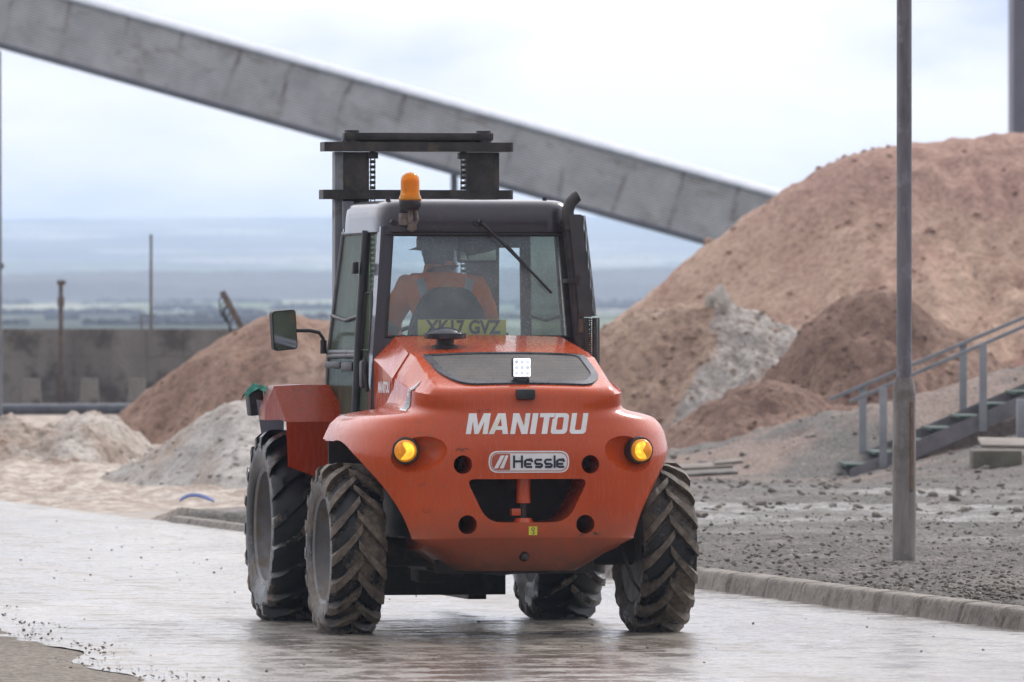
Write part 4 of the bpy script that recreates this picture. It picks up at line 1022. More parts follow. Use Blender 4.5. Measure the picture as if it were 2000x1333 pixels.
# dealer's plate
def plate_pts(w_, h_, r): return [(p.x, p.y) for p in rounded_poly([(-w_, -h_), (w_, -h_), (w_, h_), (-w_, h_)], [r] * 4, 6)]
DX, DZ = 0.010, 0.978
pl_ = decal('dealer_sign', curve_mesh([plate_pts(0.230, 0.061, 0.055)]), DX, DZ, WHITE, BV, cw, 0.002)
decal('sign_rim', curve_mesh([plate_pts(0.221, 0.053, 0.048), plate_pts(0.217, 0.049, 0.045)]), DX, DZ, REDST, BV, cw, 0.004)
rp2 = rounded_poly([(-0.213, -0.045), (-0.108, -0.045), (-0.108, 0.045), (-0.213, 0.045)], [0.04, 0.001, 0.001, 0.04], 5)
decal('sign_field', curve_mesh([[(p.x, p.y) for p in rp2]]), DX, DZ, REDST, BV, cw, 0.004)
decal('sign_emblem', curve_mesh([[(-0.200, -0.036), (-0.178, -0.036), (-0.140, 0.036), (-0.162, 0.036)], [(-0.168, -0.036), (-0.146, -0.036), (-0.118, 0.036), (-0.134, 0.036)]]), DX, DZ, WHITE, BV, cw, 0.006)
# sign word built from strokes of even width
def strokes(list_, wd):
    """list of polylines -> list of closed outline loops (one per stroke)"""
    res = []
    for pl in list_:
        n_ = len(pl); Lf, Rt = [], []
        for i, p in enumerate(pl):
            a = Vector(pl[max(i - 1, 0)]); c_ = Vector(pl[min(i + 1, n_ - 1)]); t = (c_ - a).normalized()
            nn = Vector((-t.y, t.x)); k = 1.0
            if 0 < i < n_ - 1:
                t0 = (Vector(p) - a).normalized(); k = 1 / max(0.6, t0.dot(t))
            Lf.append(tuple(Vector(p) + nn * wd * k)); Rt.append(tuple(Vector(p) - nn * wd * k))
        res.append(Lf + Rt[::-1])
    return res
def arc(cx, cz, rx, rz, a0, a1, n=10): return [(cx + rx * math.cos(R(a0 + (a1 - a0) * k / n)), cz + rz * math.sin(R(a0 + (a1 - a0) * k / n))) for k in range(n + 1)]
sw = 0.0058
word = []
def wadd(sts, ox):
    for l in strokes([[(x + ox, z) for x, z in s_] for s_ in sts], sw): word.append(l)
hb_ = -0.0335; hx_ = 0.0125; ht_ = 0.0365
def e_st(): return [[(0.006, -0.0115), (0.040, -0.0115)] and [(0.0068, -0.011), (0.0360, -0.011)], [(0.039, 0.0), (0.040, 0.004), (0.036, hx_), (0.010, hx_), (0.001, 0.005), (0.001, -0.024), (0.010, hb_ + 0.006), (0.042, hb_ + 0.006)]]
def s_st(): return [[(0.040, hx_), (0.008, hx_), (0.002, 0.006), (0.002, -0.004), (0.008, -0.0105), (0.034, -0.0105), (0.040, -0.016), (0.040, -0.022), (0.034, hb_ + 0.006), (0.001, hb_ + 0.006)]]
wadd([[(0.001, hb_), (0.001, ht_)], [(0.046, hb_), (0.046, ht_)], [(0.0068, 0.004), (0.0402, 0.004)]], -0.088)
wadd(e_st(), -0.025); wadd(s_st(), 0.032); wadd(s_st(), 0.088)
wadd([[(0.001, hb_), (0.001, ht_)]], 0.1435); wadd(e_st(), 0.158)
for k, l in enumerate(word): pass
dm = None
bmw = bmesh.new()
for l in word:
    mm_ = curve_mesh([l]); bmw.from_mesh(mm_); bpy.data.meshes.remove(mm_)
mw_ = bpy.data.meshes.new('w'); bmw.to_mesh(mw_); bmw.free()
decal('sign_word', mw_, DX + 0.001, DZ - 0.001, DARKINK, BV, cw, 0.006, 0.05)
# small yellow hook label
decal('hook_label', curve_mesh([[(-0.024, -0.024), (0.024, -0.024), (0.024, 0.024), (-0.024, 0.024)]]), 0.036, 0.592, YEL, BV, cw, 0.002)
hk = strokes([arc(0, 0.010, 0.009, 0.007, -200, 160, 12), [(0, 0.003), (0, -0.004)], arc(0.0, -0.011, 0.007, 0.0065, 90, -150, 9)], 0.0017)
bmw = bmesh.new()
for l in hk:
    mm_ = curve_mesh([l]); bmw.from_mesh(mm_); bpy.data.meshes.remove(mm_)
mw_ = bpy.data.meshes.new('w'); bmw.to_mesh(mw_); bmw.free()
decal('hook_symbol', mw_, 0.036, 0.592, DARKINK, BV, cw, 0.004, 0.05)
# tow pin
MB().cyl((0, -0.66, 0.64), (0, -0.66, 0.9), 0.001, seg=8)
tp = MB(); tp.cyl((0.0, -0.64, 0.745), (0.0, -0.64, 0.884), 0.041, 0.038, 24); tp.cyl((0.0, -0.64, 0.636), (0.0, -0.64, 0.662), 0.06, 0.045, 24); tp.box(-0.07, -0.018, -0.66, -0.60, 0.675, 0.715, 0.004)
tp.build('tow_boss', ORANGE_B, cw)
MB().cyl((0, -0.64, 0.655), (0, -0.64, 0.745), 0.019, seg=16).build('tow_pin', STEELDK, cw)
MB().lathe([(0.021, -0.655), (0.021, -0.69), (0.012, -0.70), (0.012, -0.715), (0.002, -0.716)], (0, 0, 0.445), 'Y', 20).build('drain_plug', STEELDK, cw)

# grille
def roofpt(x, y, lift): return Vector((x, y, float(roof(np.array([x]), np.array([y]))[0]) + lift))
def patch(outline, lift, thick, name, mat, parent, hole=None):
    me2 = curve_mesh([outline] + ([hole] if hole else []))
    bm = bmesh.new(); bm.from_mesh(me2); bpy.data.meshes.remove(me2)
    for _ in range(4):
        es = [e_ for e_ in bm.edges if e_.calc_length() > 0.06]
        if not es: break
        bmesh.ops.subdivide_edges(bm, edges=es, cuts=1); bmesh.ops.triangulate(bm, faces=bm.faces[:])
    for v_ in bm.verts: v_.co = roofpt(v_.co.x, v_.co.y, lift)
    r = bmesh.ops.extrude_face_region(bm, geom=bm.faces[:])
    for v_ in r['geom']:
        if isinstance(v_, bmesh.types.BMVert): v_.co.z += thick
    return link_mesh(name, bm, mat, parent, 40)
g_out = [(p.x, p.y) for p in rounded_poly([(-0.335, -0.618), (0.400, -0.618), (0.475, -0.46), (0.458, -0.10), (-0.475, -0.10), (-0.44, -0.42)], [0.10, 0.07, 0.06, 0.06, 0.03, 0.10], 6)]
cxg, cyg = 0.0, -0.35
def scale_poly(pl, dx, dy): 
    return [(cxg + (x - cxg) * (1 - dx), cyg + (y - cyg) * (1 - dy)) for x, y in pl]
g_in = scale_poly(g_out, 0.085, 0.15)
gr = patch(g_out, 0.001, 0.011, 'grille_frame', WETBLACK, cw, hole=g_in)
patch(scale_poly(g_out, 0.08, 0.14), 0.002, 0.004, 'grille', GRILLE, cw)
# latch
lm = MB(); lm.box(-0.052, 0.052, -0.735, -0.66, 1.325, 1.385, 0.014)
lm.build('latch', BLACK, cw)
# scuffs over the upper left hole and a few chips
SC = mk('scuffed_bare_metal', (0.02, 0.018, 0.016), (0.05, 0.04, 0.035), 30, 0.7)
rs = random.Random(5)
for (sx_, sz_, n_, w_) in ((-0.37, 1.045, 8, 0.03), (-0.235, 1.262, 6, 0.03), (-0.58, 0.85, 3, 0.015), (-0.56, 0.70, 3, 0.02), (0.40, 0.575, 6, 0.02), (0.32, 0.565, 3, 0.012)):
    bmw = bmesh.new()
    for _ in range(n_):
        x_, z_ = sx_ + rs.uniform(-w_, w_), sz_ + rs.uniform(-0.008, 0.008); a_ = rs.uniform(-0.7, 0.7); l_ = rs.uniform(0.006, 0.018); t_ = rs.uniform(0.0012, 0.003)
        pp = [(x_ - l_ * math.cos(a_), z_ - l_ * math.sin(a_)), (x_, z_ - t_), (x_ + l_ * math.cos(a_), z_ + l_ * math.sin(a_)), (x_, z_ + t_)]
        q_ = drop(pp, BV, 0.0015 + rs.random() * 0.001); bmw.faces.new([bmw.verts.new(v_) for v_ in q_])
    link_mesh('scuff', bmw, SC, cw, 0)

# fender extension: rubber-backed cap left and right, ahead of the arch
for sx in (-1, 1):
    mb = MB()
    mb.prism([(sx * x_ * 0.985, 0.346, z_) for x_, z_ in [(0.60, 1.262), (0.69, 1.258), (0.80, 1.24), (0.865, 1.220), (0.912, 1.178), (0.943, 1.115), (0.952, 1.092), (0.935, 1.092), (0.90, 1.14), (0.86, 1.175), (0.60, 1.20)]], (0, 0.14, 0))
    mb.build('mudguard_extension', ORANGE_B, FL, 25)
    lin = MB()
    lin.box(sx * 0.56, sx * 0.60, -0.52, 0.62, 0.55, 1.02)
    lin.box(sx * 0.60, sx * 0.915, 0.43, 0.45, 0.80, 1.088)
    lin.build('inner_arch', UNDER, FL)

# bonnet (front part of hood, faceted)
bmh = bmesh.new()
secs = []
for (y_, pts) in ((0.056, [(0.600, 1.16), (0.617, 1.44), (0.525, 1.583), (0.25, 1.597), (0, 1.601)]),
                  (0.35, [(0.604, 1.16), (0.614, 1.495), (0.505, 1.630), (0.25, 1.640), (0, 1.643)]),
                  (0.66, [(0.608, 1.16), (0.610, 1.548), (0.485, 1.678), (0.25, 1.684), (0, 1.686)])):
    row = [(-x, z) for x, z in pts] + [(x, z) for x, z in pts[:-1][::-1]]
    secs.append([bmh.verts.new((x, y_, z)) for x, z in row])
for a, b_ in zip(secs, secs[1:]):
    for k in range(len(a) - 1): bmh.faces.new((a[k], a[k + 1], b_[k + 1], b_[k]))
bmh.faces.new(secs[0]); bmh.faces.new(secs[-1][::-1])
es = [e_ for e_ in bmh.edges if len(e_.link_faces) == 2 and e_.calc_face_angle() > R(25)]
bmesh.ops.bevel(bmh, geom=es, offset=0.010, segments=3, affect='EDGES')
bonnet = link_mesh('bonnet', bmh, ORANGE_B, FL, 22)
# side lettering on the left of the bonnet and angular warning label on the counterweight
def side_x(y, z): return Vector((-0.6195, y, z))
tm = text_mesh('MANITOU', 0.085, 0.004, 0.2, 0.9)
decal('side_lettering', tm, 0, 0, WHITE, None, bonnet, xform=lambda x, z: Vector((-0.6205, 0.30 - x, 1.385 + z)), maxe=1)
BV2m = bmesh.new(); BV2m.from_mesh(cw.data); BVL = BVHTree.FromBMesh(BV2m); BV2m.free()
def drop_left(x, z, lift):
    """from the left rear, onto the counterweight's flank"""
    dr_ = Vector((1.0, 0.9, 0)).normalized(); base = Vector((-0.60, -0.46, z)) + Vector((0.9, -1.0, 0)).normalized() * x
    h_ = BVL.ray_cast(base - dr_ * 1.5, dr_)
    return h_[0] + (-dr_) * lift if h_[0] is not None else base
tri = [(-0.085, 0.0), (0.035, -0.005), (0.035, 0.10), (0.075, 0.16), (-0.005, 0.125)]
tri = [(0.075, 0.165), (0.02, 0.125), (-0.05, -0.005), (0.052, -0.012), (0.058, 0.10)]
decal('side_label', curve_mesh([tri]), 0, 0, WHITE, None, cw, xform=lambda x, z: drop_left(x - 0.075, 1.272 + z, 0.004), maxe=0.02)
tri2 = [(x * 0.86 + 0.003, z * 0.86 + 0.006) for x, z in tri]
decal('side_label_field', curve_mesh([tri2]), 0, 0, mk('label_grey', (0.25, 0.25, 0.27), (0.35, 0.35, 0.37), 30, 0.4), None, cw, xform=lambda x, z: drop_left(x - 0.075, 1.272 + z, 0.006), maxe=0.02)
tm = text_mesh('90', 0.038, 0.0015); decal('side_label_figures', tm, 0, 0, WHITE, None, cw, xform=lambda x, z: drop_left(x - 0.05, 1.262 + 0.085 + z, 0.008), maxe=1)
tm = text_mesh('MASTS', 0.024, 0.0006); decal('side_label_word', tm, 0, 0, WHITE, None, cw, xform=lambda x, z: drop_left(x - 0.066, 1.262 + 0.042 + z, 0.008), maxe=1)

# air intake pre-cleaner
ai = empty('air_intake', (0, 0, 0), parent=FL)
ix, iy = -0.283, 0.20
iz = float(roof(np.array([ix]), np.array([iy]))[0])
MB().lathe([(0.072, iz - 0.01), (0.072, iz + 0.010), (0.05, iz + 0.014), (0.05, iz + 0.045), (0.06, iz + 0.05)], (ix, iy, 0), 'Z', 36).build('neck', BLACK, ai)
MB().lathe([(0.062, iz + 0.044), (0.118, iz + 0.048), (0.120, iz + 0.055), (0.120, iz + 0.078), (0.116, iz + 0.082), (0.092, iz + 0.084), (0.075, iz + 0.100), (0.04, iz + 0.112), (0.005, iz + 0.115)], (ix, iy, 0), 'Z', 48).build('cap', WETBLACK, ai)

# work light
wl_ = empty('work_light', (0, 0, 0), parent=FL)
MB().box(-0.053, 0.053, -0.600, -0.552, 1.449, 1.561, 0.012).build('housing', BLACK, wl_)
MB().box(-0.048, 0.048, -0.6055, -0.601, 1.455, 1.556, 0.003).build('lens', LED, wl_)
mb = MB()
for i in range(3):
    for j in range(3): mb.cyl((-0.031 + i * 0.031, -0.607, 1.474 + j * 0.031), (-0.031 + i * 0.031, -0.6058, 1.474 + j * 0.031), 0.004, 0.011, 12)
mb.build('led_cups', lit('led_cup', (0.6, 0.66, 0.75), 0.6), wl_)
MB().box(-0.034, 0.034, -0.590, -0.560, 1.40, 1.448, 0.004).cyl((-0.045, -0.575, 1.436), (0.045, -0.575, 1.436), 0.010, seg=12).build('bracket', BLACK, wl_)

# tail indicators
for sx in (-1, 1):
    il = empty('indicator_lamp', (sx * 0.672, -0.640, 1.040), parent=FL)
    MB().lathe([(0.002, 0.06), (0.082, 0.06), (0.085, 0.03), (0.080, -0.012), (0.072, -0.014), (0.070, 0.0), (0.002, 0.001)], (0, 0, 0), 'Y', 40).build('bezel', BLACK, il)
    MB().lathe([(0.068, 0.003), (0.068, -0.02), (0.060, -0.032), (0.035, -0.042), (0.003, -0.045)], (0, 0, 0), 'Y', 40).build('lens', AMBER_LIT, il)
    # bright crescent: the lit reflector behind the lens
    c1 = [(0.062 * math.cos(R(a)), 0.062 * math.sin(R(a))) for a in range(-70, 251, 16)]
    pts_ = [(-x if sx > 0 else x, z) for x, z in ([(0.056 * math.cos(R(a)), 0.056 * math.sin(R(a))) for a in range(-118, 119, 14)] + [(-0.012, 0.032), (0.010, 0.0), (-0.012, -0.032)])]
    mm_ = curve_mesh([pts_]); bmc = bmesh.new(); bmc.from_mesh(mm_); bpy.data.meshes.remove(mm_)
    for _ in range(3):
        bmesh.ops.subdivide_edges(bmc, edges=[e_ for e_ in bmc.edges if e_.calc_length() > 0.012], cuts=1); bmesh.ops.triangulate(bmc, faces=bmc.faces[:])
    for v_ in bmc.verts:
        r_ = math.hypot(v_.co.x, v_.co.y); yy_ = -float(np.interp(r_, [0, 0.035, 0.060, 0.068], [0.045, 0.042, 0.032, 0.02])) - 0.0015
        v_.co = Vector((v_.co.x, yy_, v_.co.y))
    link_mesh('lit_crescent', bmc, AMBER_HOT, il, 60)
    il.rotation_euler = (0, 0, sx * R(14)); il.scale = (0.92, 1, 0.92)

# ------------------------------------------------------------------ cab
cab = empty('cab', (0, 0, 0), parent=FL)
# corner stations (x half width, y) at heights
def cabx(z): return float(np.interp(z, [1.2, 1.6, 2.30, 2.45], [0.628, 0.612, 0.560, 0.545]))
def caby_r(z): return float(np.interp(z, [1.2, 1.7, 2.45], [0.66, 0.665, 0.70]))
def caby_f(z): return float(np.interp(z, [1.2, 1.6, 2.45], [2.17, 2.15, 1.90]))
def post(name, pts, w_, d_, mat, parent):
    bm = bmesh.new(); rws = []
    for (x, y, z) in pts: rws.append([bm.verts.new((x - w_ / 2, y - d_ / 2, z)), bm.verts.new((x + w_ / 2, y - d_ / 2, z)), bm.verts.new((x + w_ / 2, y + d_ / 2, z)), bm.verts.new((x - w_ / 2, y + d_ / 2, z))])
    for a, b_ in zip(rws, rws[1:]):
        for k in range(4): bm.faces.new((a[k], a[(k + 1) % 4], b_[(k + 1) % 4], b_[k]))
    bm.faces.new(rws[0]); bm.faces.new(rws[-1])
    es = [e_ for e_ in bm.edges if abs(e_.verts[0].co.z - e_.verts[1].co.z) > 0.05]
    bmesh.ops.bevel(bm, geom=es, offset=0.012, segments=3, affect='EDGES')
    return link_mesh(name, bm, mat, parent, 40)
zs_ = [1.2, 1.6, 1.95, 2.31]
for sx in (-1, 1):
    post('rear_post', [(sx * (cabx(z) - 0.035), caby_r(z) + 0.062, z) for z in zs_], 0.070, 0.124, CABPAINT, cab)
    post('front_post', [(sx * (cabx(z) - 0.03), caby_f(z) - 0.03, z) for z in zs_], 0.055, 0.06, CABPAINT, cab)
# lower wall of the cab behind the bonnet
MB().box(-0.60, 0.60, 0.672, 0.74, 1.15, 1.672, 0.01).build('rear_panel', CABPAINT, cab)
MB().box(-0.62, 0.62, 0.70, 2.16, 1.0, 1.21, 0.02).build('floor_pan', UNDER, cab)
# roof: rounded box
bmr = bmesh.new(); rws = []
def roof_ring(W_, y0_, y1_, n_, z_):
    yc, hy_ = (y0_ + y1_) / 2, (y1_ - y0_) / 2
    return [bmr.verts.new((W_ * math.copysign(abs(math.cos(a)) ** (2 / n_), math.cos(a)), yc + hy_ * math.copysign(abs(math.sin(a)) ** (2 / n_), math.sin(a)), z_)) for a in [2 * math.pi * (k + 0.5) / 96 for k in range(96)]]
for (W_, i_, z_) in ((0.560, 0.0, 2.272), (0.577, -0.006, 2.280), (0.574, -0.004, 2.36), (0.567, 0.004, 2.415), (0.553, 0.020, 2.440), (0.530, 0.045, 2.456), (0.50, 0.08, 2.464), (0.40, 0.18, 2.470), (0.2, 0.4, 2.474)):
    rws.append(roof_ring(W_, 0.668 + i_, 1.93 - i_, 9.0, z_))
for a, b_ in zip(rws, rws[1:]):
    for k in range(96): bmr.faces.new((a[k], a[(k + 1) % 96], b_[(k + 1) % 96], b_[k]))
bmr.faces.new(rws[0][::-1]); bmr.faces.new(rws[-1])
roofo = link_mesh('roof', bmr, CABPAINT, cab, 40)
MB().box(-0.54, 0.54, 0.650, 0.664, 2.262, 2.271, 0.002).build('gutter', BLACK, roofo)
for (px_, z_) in ((-0.50, 2.335), (0.475, 2.335), (-0.012, 2.325)):
    MB().cyl((px_, 0.66, z_), (px_, 0.635, z_), 0.017, 0.014, 14).build('plug', BLACK, roofo)
for (px_, py_) in ((-0.50, 0.80), (0.42, 0.80)): MB().cyl((px_, py_, 2.45), (px_, py_, 2.482), 0.014, seg=10).build('roof_bolt', BLACK, roofo)
# rear window: rubber frame and glass
def quad_panel(name, c4, thick, mat, parent):
    mb = MB(); mb.prism(c4, thick); return mb.build(name, mat, parent, 30)
wy = lambda z: caby_r(z) + 0.012
wz0_, wz1_ = 1.672, 2.268
wo = [(-0.548, wz0_), (0.548, wz0_), (0.508, wz1_), (-0.512, wz1_)]
wi = [(-0.528, wz0_ + 0.012), (0.526, wz0_ + 0.012), (0.480, wz1_ - 0.014), (-0.488, wz1_ - 0.014)]
bmf = bmesh.new()
for (o1, o2, o3, o4) in ((0, 1, 1, 0), (1, 2, 2, 1), (2, 3, 3, 2), (3, 0, 0, 3)):
    pa_ = [wo[o1], wo[o2], wi[o3], wi[o4]]
    a = [bmf.verts.new((x, wy(z) - 0.012, z)) for x, z in pa_]; b2 = [bmf.verts.new((x, wy(z) + 0.02, z)) for x, z in pa_]
    bmf.faces.new(a); bmf.faces.new(b2[::-1])
    for k in range(4): bmf.faces.new((a[k], a[(k + 1) % 4], b2[(k + 1) % 4], b2[k]))
rw = link_mesh('rear_window', bmf, BLACK, cab, 30)
quad_panel('window_glass', [(x * 1.005, wy(z), z) for x, z in wi], (0, 0.005, 0), GLASS, rw)
# left and right side glazing
for sx in (-1, 1):
    def sp_(y, z): return Vector((sx * (cabx(z) - 0.006), y, z))
    # quarter window
    qz = [(0.76, 1.25), (1.06, 1.25), (1.06, 2.27), (0.77, 2.27)]
    qw = quad_panel('quarter_window', [sp_(y, z) for y, z in qz], (-sx * 0.005, 0, 0), GLASSS, cab)
    ql = [(0.80, 1.60), (1.03, 1.60), (1.03, 1.93), (0.83, 1.93), (0.80, 1.88)]
    loop = [sp_(y, z) + Vector((sx * 0.006, 0, 0)) for y, z in ql]; loop.append(loop[0])
    MB().tube(loop, 0.005, 6).build('opening_seal', BLACK, qw)
    # black door post
    MB().tube([sp_(1.10, 1.24) + Vector((sx * 0.012, 0, 0)), sp_(1.10, 1.7) + Vector((sx * 0.012, 0, 0)), sp_(1.11, 2.29) + Vector((sx * 0.012, 0, 0))], 0.028, 12).build('door_post', BLACK, cab)
    # door
    dr = quad_panel('door', [sp_(y, z) for y, z in ((1.14, 1.60), (2.10, 1.60), (1.93, 2.27), (1.14, 2.27))], (-sx * 0.005, 0, 0), GLASSS, cab)
    MB().prism([sp_(y, z) for y, z in ((1.14, 1.22), (2.13, 1.22), (2.10, 1.545), (1.14, 1.545))], (-sx * 0.004, 0, 0)).build('lower_pane', GLASSS, dr)
    fr = MB()
    for (a, b_) in (((1.125, 1.22), (1.125, 2.28)), ((1.125, 2.28), (1.93, 2.28)), ((1.93, 2.28), (2.13, 1.57)), ((2.13, 1.57), (2.14, 1.22)), ((1.125, 1.21), (2.14, 1.21)), ((1.125, 1.585), (2.13, 1.585)), ((1.125, 1.57), (2.13, 1.56))):
        fr.tube([sp_(*a), sp_((a[0] + b_[0]) / 2, (a[1] + b_[1]) / 2), sp_(*b_)], 0.014, 8)
    fr.build('door_frame', STEELGR, dr)
    MB().tube([sp_(1.14, 1.80) + Vector((sx * 0.008, 0, 0)), sp_(1.62, 1.77) + Vector((sx * 0.008, 0, 0)), sp_(2.07, 1.80) + Vector((sx * 0.008, 0, 0))], 0.011, 8).build('grab_bar', BLACK, dr)
    MB().box(sx * 0.615 - 0.02, sx * 0.615 + 0.035 * sx, 1.16, 1.50, 1.475, 1.530, 0.012).box(sx * 0.62 - 0.01, sx * 0.62 + 0.03 * sx, 1.55, 2.05, 1.49, 1.53, 0.01).build('door_handle', BLACK, dr)
    MB().box(sx * 0.60 - 0.02, sx * 0.60 + 0.055 * sx, 1.075, 1.135, 2.04, 2.11, 0.01).build('hinge', BLACK, dr)
    MB().box(sx * 0.61 - 0.02, sx * 0.61 + 0.065 * sx, 0.70, 0.78, 1.38, 1.54, 0.015).tube([(sx * 0.65, 0.72, 1.55), (sx * 0.655, 0.70, 1.48), (sx * 0.64, 0.70, 1.36)], 0.014, 8).build('hose_clamp', BLACK, cab)
# windscreen
fs = [(-0.585, 1.25), (0.585, 1.25), (0.52, 2.28), (-0.52, 2.28)]
quad_panel('windscreen', [(x, caby_f(z) - 0.03, z) for x, z in fs], (0, 0.005, 0), GLASSF, cab)
mb = MB(); mb.box(-0.56, 0.56, 2.06, 2.14, 1.21, 1.50, 0.01); mb.build('dashboard', BLACK, cab)
# wiper
wp = empty('wiper', (0, 0, 0), parent=cab)
yw = 0.63
MB().tube([(-0.012 + 0.013, yw + 0.02, 2.335), (0.012, yw, 2.33)], 0.018, 12).tube([(0.012, yw - 0.005, 2.332), (0.12, yw - 0.01, 2.23), (0.255, yw - 0.004, 2.095)], [0.010, 0.008, 0.006], 8).build('arm', BLACK, wp)
MB().tube([(0.165, yw + 0.02, 2.205), (0.30, yw + 0.012, 2.06), (0.43, yw + 0.022, 1.928)], 0.0075, 8).tube([(0.20, yw + 0.005, 2.16), (0.255, yw - 0.004, 2.09), (0.33, yw + 0.003, 2.03)], 0.006, 8).build('blade', BLACK, wp)

# number plate standing inside the rear window
np_ = MB().box(-0.335, 0.185, 0.752, 0.758, 1.672, 1.775, 0.001).build('number_plate', mk('plate_yellow', (0.62, 0.60, 0.07), (0.66, 0.64, 0.10), 10, 0.4), FL)
tm = text_mesh('XK17 GVZ', 0.108, 0.0035, 0, 0.86, 1.0)
decal('plate_characters', tm, 0, 0, DARKINK, None, np_, xform=lambda x, z: Vector((-0.068 + x, 0.7475, 1.728 + z)), maxe=1)
MB().box(-0.35, 0.20, 0.762, 0.80, 1.62, 1.70).build('plate_bracket', BLACK, np_)

# seat
sx0 = -0.09
se = empty('seat', (0, 0, 0), parent=FL)
pb_ = rounded_poly([(sx0 - 0.25, 1.42), (sx0 + 0.25, 1.42), (sx0 + 0.235, 1.75), (sx0 + 0.12, 1.965), (sx0 - 0.12, 1.965), (sx0 - 0.235, 1.75)], [0.06, 0.06, 0.10, 0.09, 0.09, 0.10], 7)
mbs = MB(); mbs.prism([(p.x, 1.02, p.y) for p in pb_], (0, 0.10, 0)); es = [e_ for e_ in mbs.bm.edges if abs(e_.verts[0].co.y - e_.verts[1].co.y) < 0.01]
bmesh.ops.bevel(mbs.bm, geom=es, offset=0.03, segments=4, affect='EDGES'); mbs.build('backrest', SEATM, se, 40)
MB().box(sx0 - 0.24, sx0 + 0.24, 1.08, 1.56, 1.36, 1.47, 0.04).build('cushion', SEATM, se)
MB().box(sx0 - 0.18, sx0 + 0.18, 1.12, 1.50, 1.21, 1.355, 0.02).build('pedestal', BLACK, se)
for s2 in (-1, 1): MB().box(sx0 + s2 * 0.27 - 0.03, sx0 + s2 * 0.27 + 0.03, 1.08, 1.40, 1.60, 1.65, 0.02).build('armrest', SEATM, se)
# steering wheel
sw_ = empty('steering_wheel', (0, 0, 0), parent=FL)
cen = Vector((sx0, 1.80, 1.64)); nv = Vector((0, -0.55, 0.83)).normalized(); u_ = Vector((1, 0, 0)); v2 = nv.cross(u_)
lp_ = [cen + (u_ * math.cos(a) + v2 * math.sin(a)) * 0.18 for a in [2 * math.pi * k / 28 for k in range(29)]]
MB().tube(lp_, 0.013, 8).build('rim', BLACK, sw_)
mb = MB().tube([cen, cen - nv * 0.35], 0.025, 10)
for a in (0.5, 2.6, 4.7): mb.tube([cen, cen + (u_ * math.cos(a) + v2 * math.sin(a)) * 0.175], 0.009, 6)
mb.build('column', BLACK, sw_)
# interior mirror hung below the roof
im = MB().box(0.10, 0.36, 1.84, 1.865, 2.11, 2.235, 0.02, rot=(R(-8), 0, R(14))).build('interior_mirror', BLACK, FL)
MB().box(0.115, 0.345, 1.832, 1.8365, 2.122, 2.223, 0.002, rot=(R(-8), 0, R(14)), piv=(0.23, 1.8525, 2.1725)).build('mirror_glass', MIRRORM, im)
MB().tube([(0.30, 1.86, 2.2), (0.31, 1.89, 2.30)], 0.01, 8).build('mirror_stem', BLACK, im)
# sun blind roll at the top of the windscreen
MB().box(-0.10, 0.50, 1.865, 1.885, 2.20, 2.275, 0.01).build('sun_blind', SEATM, FL)

# beacon on its bracket at the rear edge of the roof
bc = empty('beacon', (0, 0, 0), parent=FL)
bx_, by_ = -0.412, 0.585
MB().lathe([(0.020, 2.400), (0.048, 2.405), (0.062, 2.425), (0.065, 2.450), (0.060, 2.468), (0.052, 2.472)], (bx_, by_, 0), 'Z', 36).build('base', BLACK, bc)
MB().lathe([(0.064, 2.458), (0.067, 2.464), (0.063, 2.478), (0.056, 2.492), (0.0545, 2.510), (0.0545, 2.565), (0.052, 2.585), (0.044, 2.602), (0.030, 2.614), (0.012, 2.620), (0.002, 2.621)], (bx_, by_, 0), 'Z', 40).build('dome', AMBER, bc)
MB().lathe([(0.02, 2.47), (0.02, 2.53), (0.034, 2.55), (0.036, 2.575), (0.02, 2.59)], (bx_ + 0.005, by_, 0), 'Z', 20).build('reflector', lit('beacon_reflector', (0.7, 0.25, 0.02), 0.25), bc)
mb = MB().cyl((bx_ + 0.005, by_ + 0.01, 2.33), (bx_, by_, 2.41), 0.016, seg=12).box(bx_ - 0.055, bx_ + 0.005, 0.60, 0.66, 2.315, 2.385, 0.008).box(bx_ - 0.01, bx_ + 0.04, 0.59, 0.65, 2.285, 2.335, 0.01).cyl((bx_ + 0.012, 0.61, 2.28), (bx_ + 0.012, 0.61, 2.345), 0.012, seg=10).tube([(bx_ + 0.02, 0.60, 2.30), (bx_ + 0.045, 0.59, 2.35), (bx_ + 0.03, 0.59, 2.41)], 0.009, 8)
mb.build('bracket', mk('dirty_cast_bracket', (0.10, 0.085, 0.075), (0.24, 0.21, 0.185), 40, 0.7, bscale=80, bdist=0.003), bc)

# exhaust stack with perforated guard
ex = empty('exhaust_stack', (0, 0, 0), parent=FL)
mb = MB().tube([(0.575, 0.60, 1.45), (0.590, 0.60, 1.62), (0.575, 0.60, 1.80), (0.545, 0.60, 2.10), (0.518, 0.60, 2.33), (0.515, 0.60, 2.40), (0.528, 0.60, 2.445), (0.560, 0.60, 2.480), (0.575, 0.60, 2.488)], [0.036] * 8 + [0.034], 20)
mb.build('pipe', mk('burnt_steel_pipe', (0.016, 0.016, 0.018), (0.05, 0.045, 0.042), 9, 0.5), ex)
mb = MB()
def guard(pts, rad, a0, a1, n=14):
    rws = []
    for (x, y, z) in pts: rws.append([mb.bm.verts.new((x + rad * math.cos(R(a0 + (a1 - a0) * k / n)), y + rad * math.sin(R(a0 + (a1 - a0) * k / n)), z)) for k in range(n + 1)])
    for a, b_ in zip(rws, rws[1:]):
        for k in range(n): mb.bm.faces.new((a[k], a[k + 1], b_[k + 1], b_[k]))
guard([(0.628, 0.60, 1.795), (0.606, 0.60, 2.00), (0.583, 0.60, 2.20), (0.562, 0.60, 2.375)], 0.056, -80, 100)
guard([(0.640, 0.60, 1.45), (0.641, 0.60, 1.60), (0.640, 0.60, 1.785)], 0.062, -180, 110)
mb.build('perforated_guard', PERF, ex)
mb = MB()
